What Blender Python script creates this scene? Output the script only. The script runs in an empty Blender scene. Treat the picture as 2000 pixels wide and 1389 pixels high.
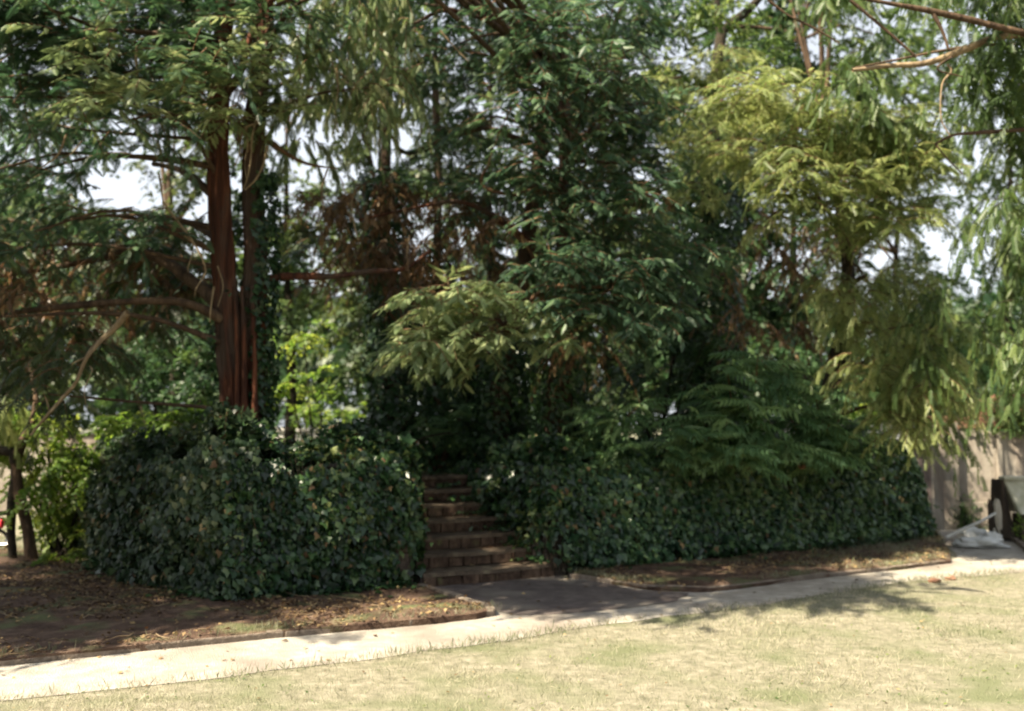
import bpy, bmesh, math, random
import numpy as np
from mathutils import Vector, Matrix

# ------------------------------------------------------------------ camera, sky, sun, exposure
SC = bpy.context.scene
R = math.radians
EYE = 1.7
PITCH = math.atan((827 - 694.5) / 1870.0)
cam_d = bpy.data.cameras.new("camera")
cam = bpy.data.objects.new("camera", cam_d)
SC.collection.objects.link(cam)
cam_d.sensor_width = 36.0
cam_d.lens = 36.0 * 1870 / 2000
cam_d.clip_start = 0.05
cam_d.clip_end = 600
cam.location = (0, 0, EYE)
cam.rotation_euler = (math.pi / 2 + PITCH, 0, 0)
cam_d.dof.use_dof = True
cam_d.dof.focus_distance = 6.0
cam_d.dof.aperture_fstop = 1.15
SC.camera = cam

SUN_EL, SUN_AZ = 51.0, math.atan2(-0.52, -0.80)      # towards the sun: from the left, high
sd = Vector((math.cos(R(SUN_EL)) * math.cos(SUN_AZ), math.cos(R(SUN_EL)) * math.sin(SUN_AZ), math.sin(R(SUN_EL))))
world = bpy.data.worlds.new("World")
SC.world = world
world.use_nodes = True
wn = world.node_tree
bg = wn.nodes["Background"]
sky = wn.nodes.new("ShaderNodeTexSky")
sky.sky_type = 'NISHITA'
sky.sun_disc = False
sky.sun_elevation = R(SUN_EL)
sky.sun_rotation = math.pi / 2 - SUN_AZ
sky.dust_density = 2.0
sky.air_density = 1.0
hs0 = wn.nodes.new("ShaderNodeHueSaturation")          # slide film is less blue than the raw sky
hs0.inputs["Saturation"].default_value = 0.45
wn.links.new(sky.outputs[0], hs0.inputs["Color"])
# summer haze: the sky pales to white towards the horizon, alike all the way round
tcw = wn.nodes.new("ShaderNodeTexCoord"); sxw = wn.nodes.new("ShaderNodeSeparateXYZ")
wn.links.new(tcw.outputs["Generated"], sxw.inputs[0])
mrw = wn.nodes.new("ShaderNodeMapRange")
mrw.inputs["From Min"].default_value = 0.0; mrw.inputs["From Max"].default_value = 0.85
mrw.inputs["To Min"].default_value = 0.9; mrw.inputs["To Max"].default_value = 0.1
wn.links.new(sxw.outputs[2], mrw.inputs["Value"])
mxw = wn.nodes.new("ShaderNodeMixRGB")
wn.links.new(mrw.outputs[0], mxw.inputs[0]); wn.links.new(hs0.outputs[0], mxw.inputs[1])
mxw.inputs[2].default_value = (4.3, 4.5, 4.8, 1)
wn.links.new(mxw.outputs[0], bg.inputs[0])
bg.inputs[1].default_value = 0.068
sun_l = bpy.data.lights.new("sun", 'SUN')
sun_l.energy = 5.0
sun_l.angle = R(0.53)
sun_l.color = (1.0, 0.87, 0.66)
sun = bpy.data.objects.new("sun", sun_l)
SC.collection.objects.link(sun)
sun.rotation_euler = sd.to_track_quat('Z', 'Y').to_euler()
SC.view_settings.view_transform = 'Standard'
SC.view_settings.look = 'None'
SC.view_settings.gamma = 1.0
SC.view_settings.exposure = 1.9
SC.view_settings.use_curve_mapping = False
SC.render.engine = 'CYCLES'
SC.cycles.max_bounces = 5
SC.cycles.diffuse_bounces = 3
SC.cycles.glossy_bounces = 2
SC.cycles.transmission_bounces = 4
SC.cycles.filter_width = 2.0

rng = np.random.default_rng(7)
random.seed(7)
def reseed(k):
    global rng
    rng = np.random.default_rng(k); random.seed(k)
COL = SC.collection

# ------------------------------------------------------------------ placing helpers
def ray(px, py):
    xc = (px - 1000) / 1870.0
    yc = (694.5 - py) / 1870.0
    c, s = math.cos(PITCH), math.sin(PITCH)
    return np.array([xc, c - yc * s, s + yc * c])

def at(px, py, d):
    """point d metres north of the camera seen in this direction"""
    r = ray(px, py)
    r = r * (d / r[1])
    return np.array([r[0], r[1], r[2] + EYE])

def G(px, py, z=0.0):
    """point of the ground (or of the level z)"""
    r = ray(px, py)
    k = (z - EYE) / r[2]
    return np.array([r[0] * k, r[1] * k, z])

def smooth(path, n=4):
    """Catmull-Rom through points"""
    P = np.asarray(path, float)
    if len(P) < 3:
        t = np.linspace(0, 1, n + 1)[:, None]
        return P[0] * (1 - t) + P[-1] * t
    Q = np.vstack([2 * P[0] - P[1], P, 2 * P[-1] - P[-2]])
    out = []
    for i in range(1, len(Q) - 2):
        p0, p1, p2, p3 = Q[i - 1], Q[i], Q[i + 1], Q[i + 2]
        for k in range(n):
            t = k / n
            out.append(0.5 * (2 * p1 + (p2 - p0) * t + (2 * p0 - 5 * p1 + 4 * p2 - p3) * t * t + (3 * p1 - p0 - 3 * p2 + p3) * t ** 3))
    out.append(P[-1])
    return np.array(out)

def _hash(ix, iy, iz):
    h = (ix * 374761393 + iy * 668265263 + iz * 2147483647 + 1013904223) & 0xffffffff
    h = ((h ^ (h >> 13)) * 1274126177) & 0xffffffff
    return ((h ^ (h >> 16)) & 0xffff) / 65535.0

def vnoise(p, f=1.0):
    p = np.asarray(p, float) * f + 1000.0
    i = np.floor(p).astype(np.int64)
    t = p - i
    t = t * t * (3 - 2 * t)
    r = 0
    for dx in (0, 1):
        for dy in (0, 1):
            for dz in (0, 1):
                w = (t[..., 0] if dx else 1 - t[..., 0]) * (t[..., 1] if dy else 1 - t[..., 1]) * (t[..., 2] if dz else 1 - t[..., 2])
                r = r + w * _hash(i[..., 0] + dx, i[..., 1] + dy, i[..., 2] + dz)
    return r

def norm(v):
    return v / np.maximum(np.linalg.norm(v, axis=-1, keepdims=True), 1e-9)

# ------------------------------------------------------------------ object helpers
def props(o, label=None, cat=None, group=None, kind=None):
    if label: o['label'] = label
    if cat: o['category'] = cat
    if group: o['group'] = group
    if kind: o['kind'] = kind
    return o

def link(name, me, parent=None):
    o = bpy.data.objects.new(name, me)
    COL.objects.link(o)
    if parent is not None:
        o.parent = parent
        pw = parent
        # all parts are modelled in world coordinates: undo the parents' location
        off = Vector((0, 0, 0))
        while pw is not None:
            off += pw.location
            pw = pw.parent
        o.location = -off
    return o

def empty(name, loc, label, cat, group=None):
    o = bpy.data.objects.new(name, None)
    COL.objects.link(o)
    o.location = Vector([float(a) for a in loc])
    o.empty_display_size = 0.2
    return props(o, label, cat, group)

def mesh_np(name, V, F, mat=None, parent=None, tint=None, shade=False, kind=None):
    """V (n,3), F (m,4) quads or (m,3)"""
    V = np.ascontiguousarray(V, dtype=np.float32)
    F = np.ascontiguousarray(F, dtype=np.int32)
    me = bpy.data.meshes.new(name)
    me.vertices.add(len(V))
    me.vertices.foreach_set('co', V.ravel())
    k = F.shape[1]
    me.loops.add(F.size)
    me.loops.foreach_set('vertex_index', F.ravel())
    me.polygons.add(len(F))
    me.polygons.foreach_set('loop_start', np.arange(0, F.size, k, dtype=np.int32))
    me.polygons.foreach_set('loop_total', np.full(len(F), k, dtype=np.int32))
    if shade:
        me.polygons.foreach_set('use_smooth', np.ones(len(F), dtype=bool))
    me.update(calc_edges=True)
    if tint is not None:
        a = me.attributes.new('tint', 'FLOAT', 'POINT')
        a.data.foreach_set('value', np.ascontiguousarray(tint, dtype=np.float32))
    if mat: me.materials.append(mat)
    o = link(name, me, parent)
    if kind: o['kind'] = kind
    return o

def bm_obj(name, bm, mat, parent=None, shade=False):
    me = bpy.data.meshes.new(name)
    bmesh.ops.recalc_face_normals(bm, faces=bm.faces)
    bm.to_mesh(me)
    bm.free()
    if shade:
        for p in me.polygons: p.use_smooth = True
    me.materials.append(mat)
    return link(name, me, parent)

def bm_box(bm, c, s, rz=0.0, bevel=0.0, rx=0.0, ry=0.0, jit=0.0):
    r = bmesh.ops.create_cube(bm, size=1.0)
    vs = r['verts']
    M = Matrix.Translation(Vector([float(a) for a in c])) @ Matrix.Rotation(rz, 4, 'Z') @ Matrix.Rotation(ry, 4, 'Y') @ Matrix.Rotation(rx, 4, 'X')
    for v in vs:
        v.co = Vector((v.co.x * s[0], v.co.y * s[1], v.co.z * s[2]))
        if jit: v.co += Vector([random.uniform(-jit, jit) for _ in range(3)])
        v.co = M @ v.co
    if bevel:
        es = list({e for v in vs for e in v.link_edges})
        bmesh.ops.bevel(bm, geom=es, offset=bevel, segments=2, profile=0.6, affect='EDGES')

def box(name, c, s, mat, parent=None, **k):
    bm = bmesh.new()
    bm_box(bm, c, s, **k)
    return bm_obj(name, bm, mat, parent)

def tubes(P, Rr, sides=4):
    """P (N,K,3) paths, Rr (N,K) radii -> verts, quads"""
    P = np.asarray(P, float); Rr = np.asarray(Rr, float)
    N, K, _ = P.shape
    T = norm(np.gradient(P, axis=1))
    ref = np.where(np.abs(T[:, :1, 2:3]) > 0.8, np.array([[[1.0, 0.1, 0]]]), np.array([[[0.05, 0.1, 1.0]]]))
    ref = np.broadcast_to(ref, T.shape)
    U = norm(np.cross(T, ref)); W = np.cross(T, U)
    a = np.arange(sides) * 2 * math.pi / sides
    ring = P[:, :, None] + Rr[:, :, None, None] * (np.cos(a)[None, None, :, None] * U[:, :, None] + np.sin(a)[None, None, :, None] * W[:, :, None])
    V = ring.reshape(-1, 3)
    n = np.arange(N)[:, None, None] * K * sides
    k = np.arange(K - 1)[None, :, None] * sides
    s = np.arange(sides)[None, None, :]
    s2 = (s + 1) % sides
    F = np.stack([n + k + s, n + k + s2, n + k + sides + s2, n + k + sides + s], -1).reshape(-1, 4)
    return V, F

def tube_obj(name, path, r0, r1, mat, parent=None, sides=8, n=5, rough=0.0, flute=0.0, nfl=7, flare=0.0):
    P = smooth(path, n)
    K = len(P)
    t = np.linspace(0, 1, K)
    rr = r0 + (r1 - r0) * t
    if flare: rr = rr + flare * np.exp(-t * 9)
    V, F = tubes(P[None], rr[None], sides)
    if rough or flute:
        C = np.repeat(P, sides, axis=0)
        a = np.tile(np.arange(sides) * 2 * math.pi / sides, K)
        h = np.repeat(t, sides)
        d = V - C
        f = 1 + rough * (vnoise(V, 5.0) - 0.5) * 2
        if flute:
            f = f + flute * np.sin(a * nfl + 3 * vnoise(np.stack([h * 3, a * 0, a * 0], -1)) * 2 + h * 2) + flute * 0.6 * np.sin(a * (nfl * 2 + 1) - h * 3)
        V = C + d * f[:, None]
    return mesh_np(name, V, F, mat, parent, shade=True)

# ------------------------------------------------------------------ materials
def new_mat(name):
    m = bpy.data.materials.new(name)
    m.use_nodes = True
    nt = m.node_tree
    return m, nt, nt.nodes['Principled BSDF'], nt.nodes['Material Output']

def node(nt, t, **k):
    n = nt.nodes.new(t)
    for a, b in k.items():
        if a in n.inputs: n.inputs[a].default_value = b
        else: setattr(n, a, b)
    return n

def ramp(nt, stops, src):
    r = nt.nodes.new('ShaderNodeValToRGB')
    cr = r.color_ramp
    while len(cr.elements) < len(stops): cr.elements.new(0.5)
    for e, (p, c) in zip(cr.elements, stops):
        e.position = p; e.color = (*c, 1)
    nt.links.new(src, r.inputs[0])
    return r

def leaf_mat(name, stops, trans=0.35, rough=0.45, spec=0.35):
    m, nt, b, out = new_mat(name)
    at_ = node(nt, 'ShaderNodeAttribute'); at_.attribute_name = 'tint'
    geo = node(nt, 'ShaderNodeNewGeometry')
    nz = node(nt, 'ShaderNodeTexNoise', Scale=1.1, Detail=2.0)
    nt.links.new(geo.outputs['Position'], nz.inputs['Vector'])
    ad = node(nt, 'ShaderNodeMath', operation='MULTIPLY_ADD')
    nt.links.new(nz.outputs['Fac'], ad.inputs[0]); ad.inputs[1].default_value = 0.9
    nt.links.new(at_.outputs['Fac'], ad.inputs[2])
    s2 = node(nt, 'ShaderNodeMath', operation='SUBTRACT'); nt.links.new(ad.outputs[0], s2.inputs[0]); s2.inputs[1].default_value = 0.45
    r = ramp(nt, stops, s2.outputs[0])
    nt.links.new(r.outputs[0], b.inputs['Base Color'])
    b.inputs['Roughness'].default_value = rough
    b.inputs['Specular IOR Level'].default_value = spec
    tr = node(nt, 'ShaderNodeBsdfTranslucent')
    hs = node(nt, 'ShaderNodeHueSaturation'); hs.inputs['Hue'].default_value = 0.485; hs.inputs['Saturation'].default_value = 1.1; hs.inputs['Value'].default_value = 2.0
    nt.links.new(r.outputs[0], hs.inputs['Color'])
    nt.links.new(hs.outputs[0], tr.inputs[0])
    mx = node(nt, 'ShaderNodeMixShader'); mx.inputs[0].default_value = trans
    nt.links.new(b.outputs[0], mx.inputs[1]); nt.links.new(tr.outputs[0], mx.inputs[2])
    nt.links.new(mx.outputs[0], out.inputs[0])
    return m

def surf_mat(name, stops, scale=3.0, detail=6.0, stretch=(1, 1, 1), rough=0.85, bump=0.3, bscale=20.0, second=None):
    m, nt, b, out = new_mat(name)
    geo = node(nt, 'ShaderNodeNewGeometry')
    mp = node(nt, 'ShaderNodeMapping'); mp.inputs['Scale'].default_value = stretch
    nt.links.new(geo.outputs['Position'], mp.inputs[0])
    nz = node(nt, 'ShaderNodeTexNoise', Scale=scale, Detail=detail); nz.inputs['Roughness'].default_value = 0.65
    nt.links.new(mp.outputs[0], nz.inputs['Vector'])
    r = ramp(nt, stops, nz.outputs['Fac'])
    col = r.outputs[0]
    if second:                                        # (colour, noise scale, threshold lo, hi, stretch)
        c2, sc2, lo, hi, st2 = second
        mp2 = node(nt, 'ShaderNodeMapping'); mp2.inputs['Scale'].default_value = st2; mp2.inputs['Location'].default_value = (3.1, 7.7, 1.3)
        nt.links.new(geo.outputs['Position'], mp2.inputs[0])
        n2 = node(nt, 'ShaderNodeTexNoise', Scale=sc2, Detail=5.0)
        nt.links.new(mp2.outputs[0], n2.inputs['Vector'])
        f = ramp(nt, [(lo, (0, 0, 0)), (hi, (1, 1, 1))], n2.outputs['Fac'])
        mx = node(nt, 'ShaderNodeMixRGB'); nt.links.new(f.outputs[0], mx.inputs[0]); nt.links.new(col, mx.inputs[1]); mx.inputs[2].default_value = (*c2, 1)
        col = mx.outputs[0]
    nt.links.new(col, b.inputs['Base Color'])
    b.inputs['Roughness'].default_value = rough
    b.inputs['Specular IOR Level'].default_value = 0.25
    nb = node(nt, 'ShaderNodeTexNoise', Scale=bscale, Detail=6.0)
    nt.links.new(mp.outputs[0], nb.inputs['Vector'])
    bp = node(nt, 'ShaderNodeBump'); bp.inputs['Strength'].default_value = bump; bp.inputs['Distance'].default_value = 0.03
    nt.links.new(nb.outputs['Fac'], bp.inputs['Height']); nt.links.new(bp.outputs[0], b.inputs['Normal'])
    return m

M = {}
M['conifer'] = leaf_mat('conifer_green', [(0.0, (0.016, 0.031, 0.017)), (0.45, (0.040, 0.078, 0.036)), (0.75, (0.10, 0.16, 0.062)), (1.0, (0.29, 0.33, 0.13))], 0.38)
M['conifer_pale'] = leaf_mat('conifer_pale', [(0.0, (0.05, 0.09, 0.04)), (0.5, (0.12, 0.17, 0.07)), (1.0, (0.30, 0.30, 0.15))], 0.35)
M['dead'] = leaf_mat('dead_foliage', [(0.0, (0.030, 0.019, 0.011)), (0.5, (0.10, 0.058, 0.028)), (1.0, (0.30, 0.20, 0.09))], 0.25)
M['pinnate'] = leaf_mat('locust_green', [(0.0, (0.055, 0.090, 0.032)), (0.5, (0.165, 0.21, 0.075)), (1.0, (0.40, 0.42, 0.19))], 0.42)
M['feather'] = leaf_mat('feathery_green', [(0.0, (0.032, 0.058, 0.024)), (0.5, (0.066, 0.112, 0.036)), (1.0, (0.17, 0.21, 0.065))], 0.4)
M['bright'] = leaf_mat('bright_leaf', [(0.0, (0.03, 0.07, 0.018)), (0.5, (0.11, 0.19, 0.038)), (1.0, (0.32, 0.37, 0.09))], 0.5)
M['conifer_blue'] = leaf_mat('blue_green_conifer', [(0.0, (0.014, 0.032, 0.020)), (0.45, (0.038, 0.078, 0.042)), (0.75, (0.085, 0.145, 0.068)), (1.0, (0.22, 0.28, 0.12))], 0.32)
M['conifer_sunlit'] = leaf_mat('sunlit_conifer', [(0.0, (0.055, 0.09, 0.042)), (0.5, (0.15, 0.205, 0.09)), (1.0, (0.38, 0.41, 0.21))], 0.35)  # conifer green lightened: strong sun on the front clumps put into the colour
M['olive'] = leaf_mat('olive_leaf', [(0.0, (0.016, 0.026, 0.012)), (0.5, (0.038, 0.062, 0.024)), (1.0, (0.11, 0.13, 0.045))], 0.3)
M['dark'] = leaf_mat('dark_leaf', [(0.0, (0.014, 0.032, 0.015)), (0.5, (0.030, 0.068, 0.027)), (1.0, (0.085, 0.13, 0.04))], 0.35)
M['ivy'] = leaf_mat('ivy_leaf', [(0.0, (0.007, 0.020, 0.010)), (0.45, (0.020, 0.052, 0.021)), (0.8, (0.055, 0.11, 0.036)), (1.0, (0.20, 0.24, 0.08))], 0.2, 0.36, 0.45)
M['ivy_small'] = leaf_mat('small_ivy_leaf', [(0.0, (0.012, 0.034, 0.020)), (0.45, (0.048, 0.105, 0.050)), (0.8, (0.11, 0.19, 0.075)), (1.0, (0.15, 0.22, 0.08))], 0.2, 0.34, 0.5)
M['ivy_sunlit'] = leaf_mat('ivy_leaf_sunlit', [(0.0, (0.012, 0.028, 0.014)), (0.5, (0.034, 0.062, 0.028)), (0.85, (0.075, 0.11, 0.045)), (1.0, (0.17, 0.18, 0.08))], 0.2, 0.4, 0.35)  # greyer, lighter ivy: glancing sun on the left flank put into the colour
M['sumac'] = leaf_mat('large_leaf', [(0.0, (0.040, 0.095, 0.044)), (0.5, (0.105, 0.19, 0.085)), (1.0, (0.24, 0.33, 0.14))], 0.36)
M['litter'] = leaf_mat('fallen_leaf', [(0.0, (0.05, 0.03, 0.018)), (0.6, (0.13, 0.08, 0.04)), (1.0, (0.34, 0.25, 0.12))], 0.15, 0.8)
M['drygrass'] = leaf_mat('dry_grass', [(0.0, (0.08, 0.11, 0.05)), (0.4, (0.21, 0.21, 0.135)), (1.0, (0.42, 0.39, 0.29))], 0.3, 0.6)
M['redbark'] = surf_mat('red_fibrous_bark', [(0.3, (0.018, 0.008, 0.006)), (0.5, (0.060, 0.022, 0.013)), (0.7, (0.155, 0.058, 0.030))], 14.0, 8.0, (1, 1, 0.08), 0.95, 1.0, 30.0, ((0.065, 0.045, 0.034), 2.6, 0.48, 0.60, (1, 1, 0.3)))
M['bark'] = surf_mat('brown_bark', [(0.3, (0.03, 0.02, 0.014)), (0.55, (0.085, 0.055, 0.035)), (0.75, (0.16, 0.11, 0.07))], 12.0, 8.0, (1, 1, 0.2), 0.95, 0.8, 25.0)
M['palebark'] = surf_mat('pale_bark', [(0.3, (0.10, 0.07, 0.045)), (0.55, (0.24, 0.18, 0.11)), (0.75, (0.38, 0.30, 0.20))], 10.0, 6.0, (1, 1, 0.5), 0.9, 0.5, 30.0)
M['twig'] = surf_mat('twig_bark', [(0.3, (0.05, 0.028, 0.018)), (0.6, (0.16, 0.09, 0.05)), (0.8, (0.30, 0.20, 0.11))], 6.0, 4.0, (1, 1, 1), 0.9, 0.3, 30.0)
M['darktwig'] = surf_mat('dark_stem', [(0.3, (0.012, 0.012, 0.009)), (0.7, (0.045, 0.035, 0.022))], 9.0, 4.0, (1, 1, 1), 0.95, 0.8, 30.0)
M['earth'] = surf_mat('bed_earth', [(0.3, (0.040, 0.024, 0.018)), (0.5, (0.090, 0.056, 0.040)), (0.7, (0.18, 0.125, 0.09))], 5.0, 9.0, (1, 1, 1), 0.95, 0.9, 60.0, ((0.10, 0.11, 0.05), 2.3, 0.52, 0.66, (1, 1, 1)))
M['lawn'] = surf_mat('dry_lawn', [(0.25, (0.11, 0.11, 0.07)), (0.5, (0.235, 0.22, 0.16)), (0.75, (0.38, 0.35, 0.275))], 9.0, 9.0, (1, 1, 1), 0.95, 0.9, 90.0, ((0.15, 0.165, 0.09), 1.7, 0.47, 0.70, (1, 1, 1)))
M['path'] = surf_mat('path_concrete', [(0.25, (0.22, 0.20, 0.175)), (0.5, (0.34, 0.315, 0.275)), (0.72, (0.46, 0.43, 0.385))], 5.0, 12.0, (1, 1, 1), 0.9, 0.7, 90.0, ((0.20, 0.17, 0.145), 1.1, 0.50, 0.74, (1, 1, 1)))
M['apron'] = M['path']
M['kerb'] = surf_mat('kerb_stone', [(0.3, (0.10, 0.08, 0.065)), (0.55, (0.19, 0.155, 0.125)), (0.75, (0.29, 0.25, 0.21))], 8.0, 8.0, (1, 1, 1), 0.9, 0.6, 50.0)
M['step'] = surf_mat('step_stone', [(0.3, (0.026, 0.016, 0.011)), (0.5, (0.080, 0.050, 0.034)), (0.72, (0.18, 0.12, 0.08))], 7.0, 9.0, (1, 1, 0.6), 0.9, 0.9, 35.0, ((0.11, 0.10, 0.045), 5.0, 0.6, 0.7, (1, 1, 1)))
M['tread'] = surf_mat('step_tread', [(0.3, (0.06, 0.045, 0.033)), (0.55, (0.14, 0.105, 0.075)), (0.75, (0.26, 0.22, 0.14))], 6.0, 8.0, (1, 1, 1), 0.9, 0.7, 40.0)
M['stone'] = surf_mat('wall_stone', [(0.3, (0.05, 0.036, 0.028)), (0.5, (0.11, 0.085, 0.065)), (0.72, (0.21, 0.17, 0.135))], 4.0, 9.0, (1, 1, 1), 0.9, 0.8, 30.0)
M['mortar'] = surf_mat('old_mortar', [(0.3, (0.06, 0.05, 0.04)), (0.7, (0.16, 0.13, 0.11))], 9.0, 6.0, (1, 1, 1), 0.95, 0.8, 40.0)
M['render'] = surf_mat('stained_concrete', [(0.25, (0.15, 0.125, 0.105)), (0.5, (0.26, 0.23, 0.195)), (0.72, (0.40, 0.37, 0.32))], 1.7, 10.0, (1, 1, 0.55), 0.9, 0.4, 25.0, ((0.17, 0.135, 0.115), 1.9, 0.47, 0.62, (1.2, 1.2, 0.22)))
M['darkrender'] = surf_mat('grey_mauve_pier', [(0.3, (0.12, 0.095, 0.09)), (0.55, (0.19, 0.155, 0.145)), (0.75, (0.27, 0.23, 0.21))], 3.0, 9.0, (1, 1, 0.5), 0.9, 0.5, 25.0)
M['slab'] = surf_mat('grey_green_slab', [(0.3, (0.08, 0.09, 0.08)), (0.7, (0.20, 0.21, 0.18))], 6.0, 7.0, (1, 1, 1), 0.9, 0.6, 30.0)
M['brick'] = surf_mat('old_brick', [(0.3, (0.11, 0.055, 0.035)), (0.5, (0.22, 0.12, 0.08)), (0.72, (0.33, 0.22, 0.15))], 8.0, 7.0, (1, 1, 1), 0.95, 0.8, 30.0)
M['white'] = surf_mat('white_render', [(0.3, (0.62, 0.60, 0.56)), (0.7, (0.80, 0.78, 0.74))], 2.0, 8.0, (1, 1, 0.5), 0.9, 0.2, 20.0)
M['roof'] = surf_mat('roof_tile', [(0.3, (0.18, 0.08, 0.05)), (0.7, (0.32, 0.17, 0.11))], 8.0, 5.0, (1, 1, 1), 0.9, 0.6, 30.0)
M['moss'] = surf_mat('mossy_stone', [(0.3, (0.30, 0.29, 0.19)), (0.5, (0.50, 0.49, 0.40)), (0.7, (0.66, 0.64, 0.58))], 2.2, 9.0, (1, 1, 1), 0.9, 0.6, 40.0, ((0.20, 0.22, 0.09), 2.6, 0.54, 0.72, (1, 1, 0.7)))
M['greywood'] = surf_mat('grey_wood', [(0.3, (0.20, 0.18, 0.15)), (0.5, (0.36, 0.33, 0.28)), (0.72, (0.50, 0.47, 0.41))], 10.0, 8.0, (1, 1, 0.15), 0.9, 0.8, 30.0)
M['darkwood'] = surf_mat('dark_wood', [(0.3, (0.025, 0.02, 0.018)), (0.7, (0.10, 0.075, 0.055))], 9.0, 7.0, (1, 1, 0.2), 0.9, 0.8, 30.0)
M['sack'] = surf_mat('pale_cloth', [(0.3, (0.38, 0.38, 0.37)), (0.7, (0.68, 0.68, 0.66))], 5.0, 6.0, (1, 1, 1), 0.8, 0.7, 12.0)
M['rubber'] = surf_mat('black_rubber', [(0.3, (0.012, 0.012, 0.012)), (0.7, (0.03, 0.03, 0.03))], 9.0, 3.0, (1, 1, 1), 0.6, 0.2, 40.0)
M['paint'] = surf_mat('dark_paint', [(0.3, (0.02, 0.018, 0.02)), (0.7, (0.045, 0.035, 0.035))], 5.0, 3.0, (1, 1, 1), 0.3, 0.05, 20.0)
M['redlamp'] = surf_mat('red_lens', [(0.3, (0.55, 0.03, 0.05)), (0.7, (0.70, 0.06, 0.09))], 9.0, 2.0, (1, 1, 1), 0.2, 0.05, 20.0)
M['chrome'] = surf_mat('bright_metal', [(0.3, (0.55, 0.55, 0.55)), (0.7, (0.7, 0.7, 0.7))], 9.0, 2.0, (1, 1, 1), 0.25, 0.05, 20.0)
M['chrome'].node_tree.nodes['Principled BSDF'].inputs['Metallic'].default_value = 1.0
m, nt, b, out = new_mat('window_glass')
b.inputs['Base Color'].default_value = (0.05, 0.06, 0.07, 1); b.inputs['Roughness'].default_value = 0.08
M['glass'] = m

# ------------------------------------------------------------------ leaf and spray shapes (lists of quads)
def t_pinnate(n, ll, lw, ang=55, droop=0.25, terminal=True, taper=True, curl=0.1, start=0.08, tri=False):
    V, F = [], []
    def leaflet(o, d, length, w):
        d = np.array(d); d = d / np.linalg.norm(d)
        s = np.cross(d, [0, 0, 1]); s /= max(np.linalg.norm(s), 1e-6)
        i = len(V)
        if tri:
            V.append(o - s * w * .3); V.append(o + s * w * .5 + d * length * .15); V.append(o + d * length + np.array([0, 0, -curl * length]))
            F.append((i, i + 1, i + 2))
            return
        V.append(o); V.append(o + d * length * 0.45 + s * w / 2 + np.array([0, 0, 0.02]))
        V.append(o + d * length + np.array([0, 0, -curl * length])); V.append(o + d * length * 0.45 - s * w / 2 + np.array([0, 0, 0.02]))
        F.append((i, i + 1, i + 2, i + 3))
    for k in range(n):
        t = start + (1 - start) * (k + 0.5) / n
        o = np.array([t, 0, -droop * t * t])
        k2 = (1.0 - 0.65 * abs(t - 0.35) / 0.65) if taper else 1.0
        for s in (-1, 1):
            a = R(ang) * (1 - 0.25 * t)
            leaflet(o, (math.cos(a), s * math.sin(a), -0.15 - droop * t), ll * k2 * random.uniform(0.85, 1.1), lw)
    if terminal: leaflet(np.array([0.93, 0, -droop * 0.87]), (1, 0, -droop), ll * 0.7, lw)
    # rachis as one narrow blade
    i = len(V)
    if tri:
        V += [np.array([0, -0.015, 0.0]), np.array([0, 0.015, 0.0]), np.array([1, 0, -droop])]
        F.append((i, i + 1, i + 2))
    else:
        V += [np.array([0, -0.012, 0.0]), np.array([0, 0.012, 0.0]), np.array([1, 0.004, -droop]), np.array([1, -0.004, -droop])]
        F.append((i, i + 1, i + 2, i + 3))
    return np.array(V), np.array(F)

def t_twig(n, lw, seed=0):
    r = random.Random(seed)
    V, F = [], []
    for k in range(n):
        t = (k + 0.5) / n
        o = np.array([t * 0.9, 0, -0.1 * t])
        az = r.uniform(-1, 1) * 1.2 + (1.0 if k % 2 else -1.0) * 0.6
        d = np.array([math.cos(az), math.sin(az), r.uniform(-0.6, 0.25)]); d /= np.linalg.norm(d)
        s = np.cross(d, [r.uniform(-.5, .5), r.uniform(-.5, .5), 1]); s /= np.linalg.norm(s)
        L = r.uniform(0.32, 0.48)
        i = len(V)
        V += [o, o + d * L * 0.5 + s * L * lw, o + d * L, o + d * L * 0.5 - s * L * lw]
        F.append((i, i + 1, i + 2, i + 3))
    return np.array(V), np.array(F)

def t_ivy3(seed=0):
    r = random.Random(seed)
    V = np.array([[-.1, 0, .05], [-.02, -.36, 0], [-.35, -.40, -.06], [.18, -.52, -.08 * r.random()], [.36, -.26, 0], [.92, 0, -.12], [.36, .26, 0], [.18, .52, -.08 * r.random()], [-.02, .36, 0]], float)
    return V, np.array([(0, 2, 3, 4), (0, 4, 5, 6), (0, 6, 7, 8)])

def t_ivy(seed=0):
    r = random.Random(seed)
    c = np.array([0.15, 0, 0.05])
    tips = [(-0.28, -0.42), (0.20, -0.62), (1.0 - 0.15, 0.0), (0.20, 0.62), (-0.28, 0.42)]
    notch = [(-0.12, 0.0), (-0.02, -0.38), (0.38, -0.30), (0.38, 0.30), (-0.02, 0.38)]
    V = [c]
    for i in range(5):
        V.append(np.array([notch[i][0], notch[i][1], 0.0]))
        V.append(np.array([tips[i][0] * r.uniform(.9, 1.1), tips[i][1] * r.uniform(.9, 1.1), -0.10 * r.uniform(0.4, 1.6)]))
    F = []
    for i in range(5):
        F.append((0, 1 + 2 * i, 2 + 2 * i, 1 + (2 * (i + 1)) % 10))
    return np.array(V), np.array(F)

def t_single(w=0.3, fold=0.08):
    return np.array([[0, 0, 0], [0.45, w, fold], [1, 0, -0.1], [0.45, -w, fold]], float), np.array([[0, 1, 2, 3]])

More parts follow.
